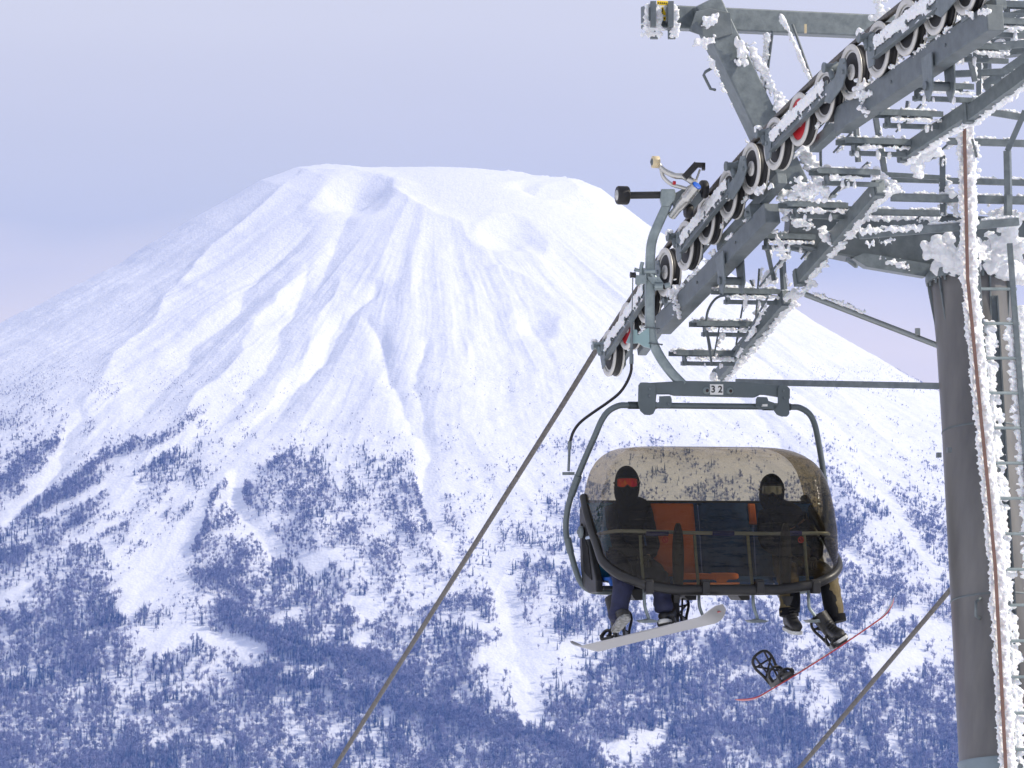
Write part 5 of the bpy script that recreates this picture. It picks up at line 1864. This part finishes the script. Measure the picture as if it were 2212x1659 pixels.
# =================================================================== the riders
JACK = mat('black_jacket', (0.006, 0.0065, 0.009), 0.75, spec=.15, var=0.35, vscale=12, bump=0.5, bscale=14)
HOOD = mat('black_balaclava', (0.006, 0.008, 0.013), 0.75, spec=.2, var=0.3, vscale=20, bump=0.2)
NAVYP = mat('navy_trousers', (0.018, 0.022, 0.062), 0.75, var=0.3, vscale=9, bump=0.6, bscale=12)
OLIVE = mat('olive_trousers', (0.13, 0.10, 0.045), 0.75, var=0.3, vscale=7, bump=0.6, bscale=12)
OLIVEL = mat('light_olive_panel', (0.13, 0.10, 0.045), 0.75, var=0.2, vscale=7, bump=0.6, bscale=12)
BOOTM = mat('black_boot', (0.012, 0.012, 0.013), 0.5, var=0.4, vscale=20, bump=0.3)
SOLE = mat('pale_sole', (0.55, 0.56, 0.56), 0.6, var=0.15)
SKIN = mat('skin', (0.45, 0.24, 0.16), 0.5, sss=.1)


def skinned(name, chains, mtl, parent, sub=2, root_first=True):
    """chains: lists of (point, radius); a point equal to an earlier one joins the chains"""
    verts = []; rad = []; edges = []; key = {}

    def vid(p, r):
        k = tuple(round(c, 4) for c in p)
        if k in key: return key[k]
        key[k] = len(verts); verts.append(V(p)); rad.append(r); return key[k]
    for ch in chains:
        last = None
        for p, r in ch:
            i = vid(p, r)
            if last is not None and i != last: edges.append((last, i))
            last = i
    root = parent
    while root is not None and root.parent is not None: root = root.parent
    L0 = V(root.location) if root is not None else V((0, 0, 0))
    me = bpy.data.meshes.new(name)
    me.from_pydata([tuple(v - L0) for v in verts], edges, [])
    o = bpy.data.objects.new(name, me); COL.objects.link(o)
    md = o.modifiers.new('skin', 'SKIN')
    md.use_smooth_shade = True
    if not me.skin_vertices: bpy.context.view_layer.update()
    sv = me.skin_vertices[0].data
    for i, r in enumerate(rad):
        rr2 = r if isinstance(r, tuple) else (r, r)
        sv[i].radius = rr2
    sv[0].use_root = True
    md2 = o.modifiers.new('sub', 'SUBSURF'); md2.levels = sub; md2.render_levels = sub
    bpy.context.view_layer.update()
    dg = bpy.context.evaluated_depsgraph_get()
    nm = bpy.data.meshes.new_from_object(o.evaluated_get(dg))
    COL.objects.unlink(o); bpy.data.objects.remove(o)
    nm.materials.clear(); nm.materials.append(mtl)
    nm.polygons.foreach_set('use_smooth', [True] * len(nm.polygons))
    for v_ in nm.vertices:   # creases of the cloth
        pass
    nm.name = name
    o = bpy.data.objects.new(name, nm); COL.objects.link(o)
    if parent is not None: o.parent = parent
    return o


def crease(o, amp, sc, seed):
    me = o.data; n = len(me.vertices)
    co = np.empty(n * 3, np.float32); me.vertices.foreach_get('co', co); co = co.reshape(-1, 3)
    no = np.empty(n * 3, np.float32); me.vertices.foreach_get('normal', no); no = no.reshape(-1, 3)
    d = fbm(co[:, 0] * sc * .6 + co[:, 1] * sc, co[:, 2] * sc * 1.7, seed, 3)
    co = co + no * (d * amp)[:, None]
    me.vertices.foreach_set('co', co.astype(np.float32).ravel()); me.update()


def glove(name, wrist, fdir, palm_n, parent, mtl, side=1, curl=.6):
    """palm, four bent fingers of different lengths and a thumb leaving the side of the palm"""
    f = fdir.normalized(); nrm = (palm_n - f * palm_n.dot(f)).normalized(); sd_ = f.cross(nrm) * side
    ch = [[(wrist, .030), (wrist + f * .04, (.040, .022)), (wrist + f * .085, (.042, .020))]]
    for i, ln in enumerate((.072, .080, .075, .060)):
        b0 = wrist + f * .085 + sd_ * (-.030 + .020 * i)
        a1 = curl; d1 = (f * math.cos(a1 * .4) + nrm * math.sin(a1 * .4)); d2 = (f * math.cos(a1) + nrm * math.sin(a1)); d3 = f * math.cos(a1 * 1.7) + nrm * math.sin(a1 * 1.7)
        p1 = b0 + d1 * ln * .4; p2 = p1 + d2 * ln * .33; p3 = p2 + d3 * ln * .27
        ch.append([(wrist + f * .060 + sd_ * (-.018 + .012 * i), .012), (b0, .012), (p1, .0115), (p2, .0105), (p3, .009)])
    tb = wrist + f * .030 - sd_ * .036
    td = (f * .7 - sd_ * .6 + nrm * .3).normalized()
    ch.append([(wrist + f * .02 - sd_ * .015, .014), (tb, .014), (tb + td * .035, .013), (tb + td * .06 + nrm * .008, .011)])
    out = []
    for c_ in ch: out.append(c_)
    root = skinned(name, [out[0]], mtl, parent, 2)
    for c_ in out[1:]:
        skinned('finger', [c_], mtl, root, 1)
    return root


def goggle_mat(name, c1, c2, c3, rough=.12):
    m, nt, b = nodes_of(name)
    tc = nt.nodes.new('ShaderNodeTexCoord'); mp_ = nt.nodes.new('ShaderNodeMapping'); mp_.inputs['Scale'].default_value = (9, 9, 5)
    n_ = nt.nodes.new('ShaderNodeTexNoise'); n_.inputs['Scale'].default_value = 1.6; n_.inputs['Detail'].default_value = 2
    nt.links.new(tc.outputs['Object'], mp_.inputs[0]); nt.links.new(mp_.outputs[0], n_.inputs['Vector'])
    r = nt.nodes.new('ShaderNodeValToRGB'); e = r.color_ramp.elements
    e[0].position = .35; e[0].color = (*c1, 1); e[1].position = .7; e[1].color = (*c3, 1); k = e.new(.52); k.color = (*c2, 1)
    nt.links.new(n_.outputs['Fac'], r.inputs['Fac']); nt.links.new(r.outputs[0], b.inputs['Base Color'])
    b.inputs['Roughness'].default_value = rough; b.inputs['Metallic'].default_value = .35; b.inputs['Coat Weight'].default_value = .5
    return m


GOG1 = goggle_mat('red_orange_lens', (.95, .01, .10), (1.0, .10, .03), (1.0, .62, .02))
GOG2 = goggle_mat('grey_lens', (.25, .29, .33), (.45, .50, .55), (.62, .66, .70), .2)


def head(hc, face, upv, parent, lens, hoodm, neck, tall=1.0):
    """skull with nose, brow, chin under a balaclava; hood shell; goggles"""
    f = face.normalized(); r_ = f.cross(upv).normalized(); u_ = r_.cross(f)
    # head mesh from an icosphere
    bm = bmesh.new(); bmesh.ops.create_icosphere(bm, subdivisions=4, radius=1)
    for v in bm.verts:
        x, y, z = v.co          # x right, y forward, z up
        w_ = .078 * (1 - .22 * max(0, -z)) ; dpt = .098 * (1 - .12 * max(0, -z)); h_ = .125
        nose = .022 * math.exp(-((x / .16) ** 2 + ((z + .12) / .22) ** 2)) if y > .5 else 0
        chin = .010 * math.exp(-((x / .35) ** 2 + ((z + .78) / .2) ** 2)) if y > 0 else 0
        ear = .010 * math.exp(-((y / .2) ** 2 + ((z + .05) / .25) ** 2)) * (1 if abs(x) > .8 else 0)
        sock = -.008 * math.exp(-(((abs(x) - .4) / .18) ** 2 + ((z - .08) / .12) ** 2)) if y > .5 else 0
        v.co = (x * w_ + math.copysign(ear, x), y * dpt + nose + chin + sock, z * h_)
    me = bpy.data.meshes.new('head')
    root = parent
    M_ = Matrix((r_, f, u_)).transposed().to_4x4(); M_.translation = hc - root.location
    bm.transform(M_); bm.to_mesh(me); bm.free()
    me.polygons.foreach_set('use_smooth', [True] * len(me.polygons)); me.materials.append(hoodm)
    ho_ = bpy.data.objects.new('balaclava', me); COL.objects.link(ho_); ho_.parent = parent
    # hood / helmet shell
    mbx = MB(); vs = []; NA, NB = 32, 14
    for j in range(NB + 1):
        th = pi * .88 * j / NB
        for i in range(NA):
            a = 2 * pi * i / NA
            d = V((math.sin(th) * math.cos(a), math.sin(th) * math.sin(a), math.cos(th)))
            k_ = 1 + .035 * math.sin(a * 3 + j * .7)
            open_ = max(0, d.y) ** 3 * (1 if d.z < .35 else 0)
            drop = 1.32 if d.z < -.1 else 1.0
            q = V((d.x * .104 * k_ * (1 + .12 * max(0, -d.z)), (d.y * .118 - .012 - open_ * .055) * k_, d.z * .142 * drop * tall))
            vs.append(hc + r_ * q.x + f * q.y + u_ * q.z)
    fs = [(j * NA + i, j * NA + (i + 1) % NA, (j + 1) * NA + (i + 1) % NA, (j + 1) * NA + i) for j in range(NB) for i in range(NA)]
    mbx.add(vs, fs, 0, True)
    hood_ = mbx.build('hood', hoodm, parent)
    # goggles: curved lens and frame
    mbx = MB(); mfr = MB(); vs = []; vf = []
    NU, NVv = 22, 8
    ctr = hc + u_ * .014
    top_l = []; bot_l = []
    for i in range(NU + 1):
        a = (i / NU - .5) * 2.0
        for j in range(NVv + 1):
            t = j / NVv
            hh = .040 * (1 - .30 * abs(a) ** 4)
            low_ = -hh + .022 * math.exp(-(a / .16) ** 2)
            z = low_ + (hh - low_) * t
            rad_ = .118 + .010 * math.cos((t - .5) * 2)
            p = ctr + r_ * (.092 * math.sin(a * 1.08)) + f * (rad_ * math.cos(a * .92) - .004) + u_ * z
            vs.append(p)
            if j == 0: bot_l.append(p)
            if j == NVv: top_l.append(p)
    fs = [(i * (NVv + 1) + j, (i + 1) * (NVv + 1) + j, (i + 1) * (NVv + 1) + j + 1, i * (NVv + 1) + j + 1) for i in range(NU) for j in range(NVv)]
    mbx.add(vs, fs, 0, True)
    g_ = mbx.build('goggles', lens, parent)
    md = g_.modifiers.new('thick', 'SOLIDIFY'); md.thickness = .006; md.offset = 0
    mfr.tube(top_l + list(reversed(bot_l)), .006, 8, closed=True)
    mfr.tube(smooth_path([top_l[0].lerp(bot_l[0], .5), hc - r_ * .100 + u_ * .01, hc - f * .115 + u_ * .005, hc + r_ * .100 + u_ * .01, top_l[-1].lerp(bot_l[-1], .5)], 6), .009, 8)
    mfr.build('goggle_strap', BLACKP, g_)
    return ho_


def boot(parent, heel, toe_dir, up_dir, name='boot', sole=SOLE, k=1.0):
    """lofted snowboard boot: heel is the bottom back point"""
    f = toe_dir.normalized(); u_ = (up_dir - f * up_dir.dot(f)).normalized(); r_ = f.cross(u_)
    mb = MB()
    # foot sections along f : (pos, half width, top height, bottom)
    secs = [(-.01, .030, .10), (.02, .044, .17), (.07, .048, .18), (.12, .048, .145), (.17, .052, .105), (.22, .052, .085), (.265, .044, .07), (.29, .025, .05)]
    vs = []; n = 16
    for s_, hw, tp in secs:
        for i in range(n):
            a = 2 * pi * i / n
            x = math.cos(a) * hw * k; z = (.5 + .5 * math.sin(a)) ** .8 * tp * k + .012
            vs.append(heel + f * s_ * k + r_ * x + u_ * z)
    fs = [(j * n + i, j * n + (i + 1) % n, (j + 1) * n + (i + 1) % n, (j + 1) * n + i) for j in range(len(secs) - 1) for i in range(n)]
    fs += [tuple(range(n)), tuple(range((len(secs) - 1) * n, len(secs) * n))]
    mb.add(vs, fs, 0, True)
    # shaft
    pts = [heel + f * .05 * k + u_ * .10 * k, heel + f * .045 * k + u_ * .18 * k, heel + f * .03 * k + u_ * .27 * k]
    mb.tube(pts, [.060 * k, .062 * k, .066 * k], 16)
    for i in range(6):   # laces
        q = heel + f * (.20 - i * .022) * k + u_ * (.095 + i * .022) * k
        mb.tube([q - r_ * .03 * k, q + f * .012 + u_ * .006, q + r_ * .03 * k], .005, 6)
    b = mb.build(name, BOOTM, parent)
    mb = MB()
    out = [(-.02, -.03), (-.02, .03), (.05, .045), (.12, .044), (.20, .054), (.265, .045), (.30, .02), (.30, -.02), (.265, -.045), (.20, -.054), (.12, -.044), (.05, -.045)]
    mb.prism([(a * k, c * k) for a, c in out], heel + u_ * .004, f, r_, u_ * .028)
    mb.build('sole', sole, b, bevel=0.004)
    return b


def strapped(parent, c, f, u_, mtl=BLACKP, highback=True, lean=.15, k=1.0, open_=False):
    """snowboard binding: base, highback with cut-outs, straps.  c: heel point on the board"""
    f = f.normalized(); u_ = u_.normalized(); r_ = f.cross(u_)
    mb = MB()
    mb.prism([(-.05, -.045), (-.06, .045), (.20, .060), (.26, .045), (.26, -.045), (.20, -.060)], c + u_ * .012, f, r_, u_ * .022)
    for s in (-1, 1):
        mb.prism([(-.07, .0), (.20, .0), (.18, .035), (.06, .045), (-.02, .09), (-.075, .10)], c + r_ * s * .062 + u_ * .01, f, u_, r_ * .010)
    base = mb.build('binding', mtl, parent, bevel=0.003)
    mb = MB()
    # highback : ring outline with struts
    def hb(x, z):
        return c - f * (.075 + lean * z - .03 * (1 - (x / .09) ** 2)) + r_ * x + u_ * (.05 + z)
    outl = [(-.060, 0), (-.070, .08), (-.088, .16), (-.080, .22), (-.045, .25), (0, .255), (.045, .25), (.080, .22), (.088, .16), (.070, .08), (.060, 0)]
    mb.tube(smooth_path([hb(x, z) for x, z in outl], 3), .012, 8)
    for a_, b_ in (((-.025, .0), (-.048, .25)), ((.025, .0), (.048, .25)), ((-.082, .18), (.066, .05)), ((.082, .18), (-.066, .05)), ((-.086, .17), (.086, .17)), ((-.06, .0), (.06, .0))):
        mb.cyl(hb(*a_), hb(*b_), .0085, 6)
    if highback: mb.build('highback', mtl, base)
    mb = MB()
    for (s0, h0, wdt, bulge) in ((.03, .085, .045, .06), (.20, .03, .035, .055)):
        for dx in (-.016, 0, .016):
            q = c + f * (s0 + dx)
            mb.tube(smooth_path([q - r_ * .066 + u_ * h0 * .5, q - r_ * .058 + u_ * (h0 + .03), q + u_ * (h0 + bulge) + f * .02, q + r_ * .058 + u_ * (h0 + .03), q + r_ * .066 + u_ * h0 * .5], 4), .009, 6)
    for s_ in (-1, 1):
        mb.box(c + f * .04 + r_ * s_ * .075 + u_ * .07, f * .02, r_ * .010, u_ * .022)
        mb.box(c + f * .2 + r_ * s_ * .070 + u_ * .045, f * .015, r_ * .008, u_ * .018)
    mb.build('strap', mtl, base)
    return base


def rider(name, label, X, head_uv, hips, shoulders, legs, hands, jm, tm, lens, face, group=None, headz=0, tall=1.0):
    hipc = K(*hips)
    hc = at_uv(head_uv[0], head_uv[1], .02)
    upv = V((0, 0, 1))
    shc = K(*shoulders)
    # continuous body : torso, neck, arms, legs
    sh_l = shc - CX * .145; sh_r = shc + CX * .145
    p1 = hipc.lerp(shc, .35); p2 = hipc.lerp(shc, .75)
    neck = shc.lerp(hc, .45)
    body_ch = [[(hipc, .09), (p1, .085), (p2, .09), (shc, .06), (neck, .045), (hc - upv * .08, .045)]]
    for sx, sh in ((-1, sh_l), (1, sh_r)):
        el, hd = hands[0 if sx < 0 else 1]
        el = K(*el); hd = K(*hd)
        body_ch.append([(shc, .06), (sh, .045), (sh.lerp(el, .5), .038), (el, .034), (el.lerp(hd, .6), .030), (hd, .024)])
    for sx, lg in ((-1, legs[0]), (1, legs[1])):
        kn = lg[0]; an = lg[1]
        h0_ = hipc + CX * sx * .10
        body_ch.append([(hipc, .09), (h0_, .07), (h0_.lerp(kn, .5), .062), (kn, .05), (kn.lerp(an, .35), .055), (kn.lerp(an, .8), .040), (an, .036)])
    body = skinned(name, body_ch, SKIN, None, 1)
    body.location = (0, 0, 0)
    L0 = hipc.copy()
    body.data.transform(Matrix.Translation(-L0)); body.location = L0
    tagm(body, label, 'person')
    # jacket
    jk = [[(hipc + upv * .02, .135), (p1, .13), (p2, .14), (shc - upv * .01, .095), (neck, .082), (hc - upv * .09, .080)]]
    for sx, sh in ((-1, sh_l), (1, sh_r)):
        el, hd = hands[0 if sx < 0 else 1]
        el = K(*el); hd = K(*hd)
        jk.append([(shc - upv * .01, .095), (sh, .078), (sh.lerp(el, .5), .066), (el, .057), (el.lerp(hd, .6), .050), (hd, .042)])
        fd = (hd - el).normalized()
        glove('glove', hd, fd, -upv, body, BLACKP, sx, .7)
    j_ = skinned('jacket', jk, jm, body, 2); crease(j_, .015, 8, 5)
    tr_ = []
    for sx, lg in ((-1, legs[0]), (1, legs[1])):
        kn, an = lg[0], lg[1]
        h0_ = hipc + CX * sx * .10
        tr_.append([(hipc, .15), (h0_, .118), (h0_.lerp(kn, .5), .108), (kn, .092), (kn.lerp(an, .35), .082), (kn.lerp(an, .7), .080), (an, .082), (an + (an - kn).normalized() * .05, .080)])
    t_ = skinned('trousers', tr_, tm, body, 2); crease(t_, .018, 9, 15)
    head(hc, face, upv, body, lens, HOOD, neck, tall)
    return body


FACE1 = (V((0.02, -1, -.03))).normalized()
FACE2 = (V((-.02, -1, -.10))).normalized()
# rider 1
L1 = (at_uv(1347, 1250, -.34), at_uv(1335, 1332, -.40)); R1 = (at_uv(1424, 1250, -.34), at_uv(1433, 1312, -.40))
r1 = rider('person', 'rider in black jacket and navy trousers with orange mirrored goggles', -.70, (1354, 1046), (-.655, .10, .20), (-.675, .10, .64), [L1, R1],
           [((-.80, -.06, .36), (-.70, -.28, .27)), ((-.50, -.06, .36), (-.62, -.28, .27))], JACK, NAVYP, GOG1, FACE1, tall=1.08)
# rider 2
L2 = (at_uv(1702, 1250, -.34), at_uv(1704, 1316, -.38)); R2 = (at_uv(1788, 1250, -.34), at_uv(1805, 1330, -.40))
r2 = rider('person', 'rider in black jacket and olive trousers with grey goggles leaning over', .7, (1667, 1060), (.78, .10, .20), (.64, .06, .60), [L2, R2],
           [((.46, -.08, .36), (.60, -.28, .26)), ((.92, -.06, .34), (.80, -.28, .25))], JACK, OLIVE, GOG2, FACE2)
# black lower panels on the olive trousers
for lg, s in ((L2, 1), (R2, -1)):
    kn, an = lg
    mb = MB()
    d_ = (an - kn).normalized()
    mb.tube([kn.lerp(an, .15) + CX * s * .028 - CY * .02, kn.lerp(an, .6) + CX * s * .03 - CY * .022, an + d_ * .02 + CX * s * .02 - CY * .015], [.055, .062, .066], 14)
    mb.build('black_leg_panel', JACK, r2)
    mb = MB(); mb.tube([an - d_ * .005, an + d_ * .055], [.083, .080], 18)
    mb.build('trouser_cuff', JACK, r2)

# =================================================================== snowboards
def board(name, label, ctr, Ld, Nd, length, width, base_m, top_m, edge_m, nose=.10, camber=0.0, bend=0.0):
    Ld = Ld.normalized(); Nd = (Nd - Ld * Nd.dot(Ld)).normalized(); Wd = Ld.cross(Nd)
    NX, NW = 60, 10
    mb = MB(); th = .010; rows = []
    for side in (0, 1):
        vs = []
        for i in range(NX + 1):
            s = (i / NX - .5) * 2          # -1..1
            x = s * length / 2
            tip = max(0, (abs(s) - .80) / .20)
            hw = width / 2 * (1 - .10 * (1 - s * s)) * math.sqrt(max(0.0, 1 - tip ** 2.4)) + .0015
            lift = nose * max(0, (abs(s) - .76) / .24) ** 1.8 + camber * (1 - s * s) + bend * s * s
            t_ = th * (1 - .5 * tip)
            for j in range(NW + 1):
                w_ = (j / NW - .5) * 2 * hw
                vs.append(ctr + Ld * x + Wd * w_ + Nd * (lift + (t_ if side else 0)))
        rows.append(vs)
    n = NW + 1
    f0 = [(i * n + j, i * n + j + 1, (i + 1) * n + j + 1, (i + 1) * n + j) for i in range(NX) for j in range(NW)]
    mb.add(rows[0], f0, 0, True)
    mb.add(rows[1], [tuple(reversed(f)) for f in f0], 1, True)
    off = len(rows[0])
    allv = rows[0] + rows[1]; fe = []
    for i in range(NX):
        fe.append((i * n, (i + 1) * n, off + (i + 1) * n, off + i * n)); fe.append((i * n + NW, off + i * n + NW, off + (i + 1) * n + NW, (i + 1) * n + NW))
    for j in range(NW):
        fe.append((j, off + j, off + j + 1, j + 1)); a_ = NX * n; fe.append((a_ + j, a_ + j + 1, off + a_ + j + 1, off + a_ + j))
    mb.add(allv, fe, 2, False)
    o = mb.build(name, [base_m, top_m, edge_m], None, loc=ctr)
    tagm(o, label, 'snowboard')
    return o, Ld, Nd, Wd


BASEW = mat('white_board_base', (0.30, 0.30, 0.31), 0.35, var=0.06, vscale=4)
TOPB = mat('board_topsheet', (0.08, 0.08, 0.09), 0.4)
TOPG = mat('pale_topsheet', (0.5, 0.5, 0.52), 0.4)
EDGER = mat('red_board_edge', (0.42, 0.035, 0.04), 0.4)
# board 1 : white base seen from below
tipL = P(1240, 1411, 30.35); tipR = P(1565, 1332, 29.68)
ctr1 = (tipL + tipR) / 2
Ld = (tipR - tipL).normalized()
Wh = V((Ld.y, -Ld.x, 0)).normalized()           # towards the camera
tl = math.radians(10)
Wd = Wh * math.cos(tl) + UP * math.sin(tl)
Wd = (Wd - Ld * Wd.dot(Ld)).normalized()
Nd = Wd.cross(Ld)
if Nd.z < 0: Nd = -Nd
b1, Ld, Nd, Wd = board('snowboard', 'snowboard with a plain white base strapped to the rider in navy trousers', ctr1, Ld, Nd, (tipR - tipL).length, .29, BASEW, TOPB, TOPG, .10)
mb = MB()
q = tipR - Ld * .045 + Nd * .055
mb.prism([(-.012, -.016), (.016, -.006), (.012, .016), (-.016, .006)], q - Nd * .006, Ld, Wd, Nd * .004)
mb.build('red_logo', EDGER, b1)
mb = MB()
for i in range(5):
    mb.prism([(-.004, -.003), (.004, -.002), (.004, .003), (-.004, .002)], tipL + Ld * (.10 + i * .022) + Wd * .02 + Nd * .028, Ld, Wd, Nd * .003)
mb.build('tail_lettering', WHT, b1)
# board 2 : edge on
tl2 = P(1597, 1521, 29.95); tr2 = P(1936, 1303, 30.10)
Ld2 = (tr2 - tl2).normalized(); Wv = -P(1766, 1412, 1.0); Wv = (Wv - Ld2 * Wv.dot(Ld2)).normalized(); Nd2 = Wv.cross(Ld2)
if Nd2.z < 0: Nd2 = -Nd2
ctr2 = (tl2 + tr2) / 2 - Nd2 * .055
b2, Ld2, Nd2, Wd2 = board('snowboard', 'red edged snowboard hanging steeply from one boot of the rider in olive trousers', ctr2, Ld2, Nd2, (tr2 - tl2).length * 1.01, .28, EDGER, TOPG, EDGER, .075, 0, .025)


def heel_on(ctr, Ld_, Nd_, Wtoe, u, L0_, lift):
    """heel point on the board for the foot seen at u"""
    s = 0
    for _ in range(20):
        s += (u - uv(ctr + Ld_ * s)[0]) / 250
    return ctr + Ld_ * s + Nd_ * lift - Wtoe * .13


toe1 = Wd if Wd.y < 0 else -Wd
h1a = heel_on(ctr1, Ld, Nd, toe1, 1322, 0, .012); h1b = heel_on(ctr1, Ld, Nd, toe1, 1446, 0, .012)
TD1 = toe1 + Ld * .1
boot(r1, h1b + Nd * .03, TD1, Nd)
for h_ in (h1a, h1b):
    strapped(b1, h_, TD1, Nd)
# the left foot is out of its binding, toes tipped up
boot(r1, L1[1] - UP * .115 + CY * .07, -CY + UP * .45 + CX * .05, UP + CY * .4, sole=mat('silver_sole', (.30, .31, .31), .4, .3, vscale=40, col2=(.03, .03, .03)))
toe2 = Wd2 if Wd2.y < 0 else -Wd2
h2a = heel_on(ctr2, Ld2, Nd2, toe2, 1818, 0, .012); h2b = heel_on(ctr2, Ld2, Nd2, toe2, 1692, 0, .012)
boot(r2, h2a + Nd2 * .03, toe2 + Ld2 * .1, Nd2)
strapped(b2, h2a, toe2, Nd2)
strapped(b2, h2b, (toe2 + Ld2 * .25), Nd2, lean=-.02)
# free boot of rider 2
hb_ = L2[1] + UP * -.10 + CY * .06
boot(r2, hb_ - UP * .06, -CY - UP * .12, UP)
# snow on the decks
def deck_snow(par, ctr, Ld_, Nd_, Wd_, ln):
    mb = MB()
    for i in range(230):
        s = random.uniform(-.37, .37) * ln; w_ = random.uniform(-.12, .12)
        lump(mb, ctr + Ld_ * s + Wd_ * w_ + Nd_ * .013, random.uniform(.005, .014), None, 1, .6, .3, 0, Nd_)
    o = mb.build('deck_snow', RIME, par); o['kind'] = 'stuff'


deck_snow(b1, ctr1, Ld, Nd, Wd, (tipR - tipL).length); deck_snow(b2, ctr2, Ld2, Nd2, Wd2, (tr2 - tl2).length)
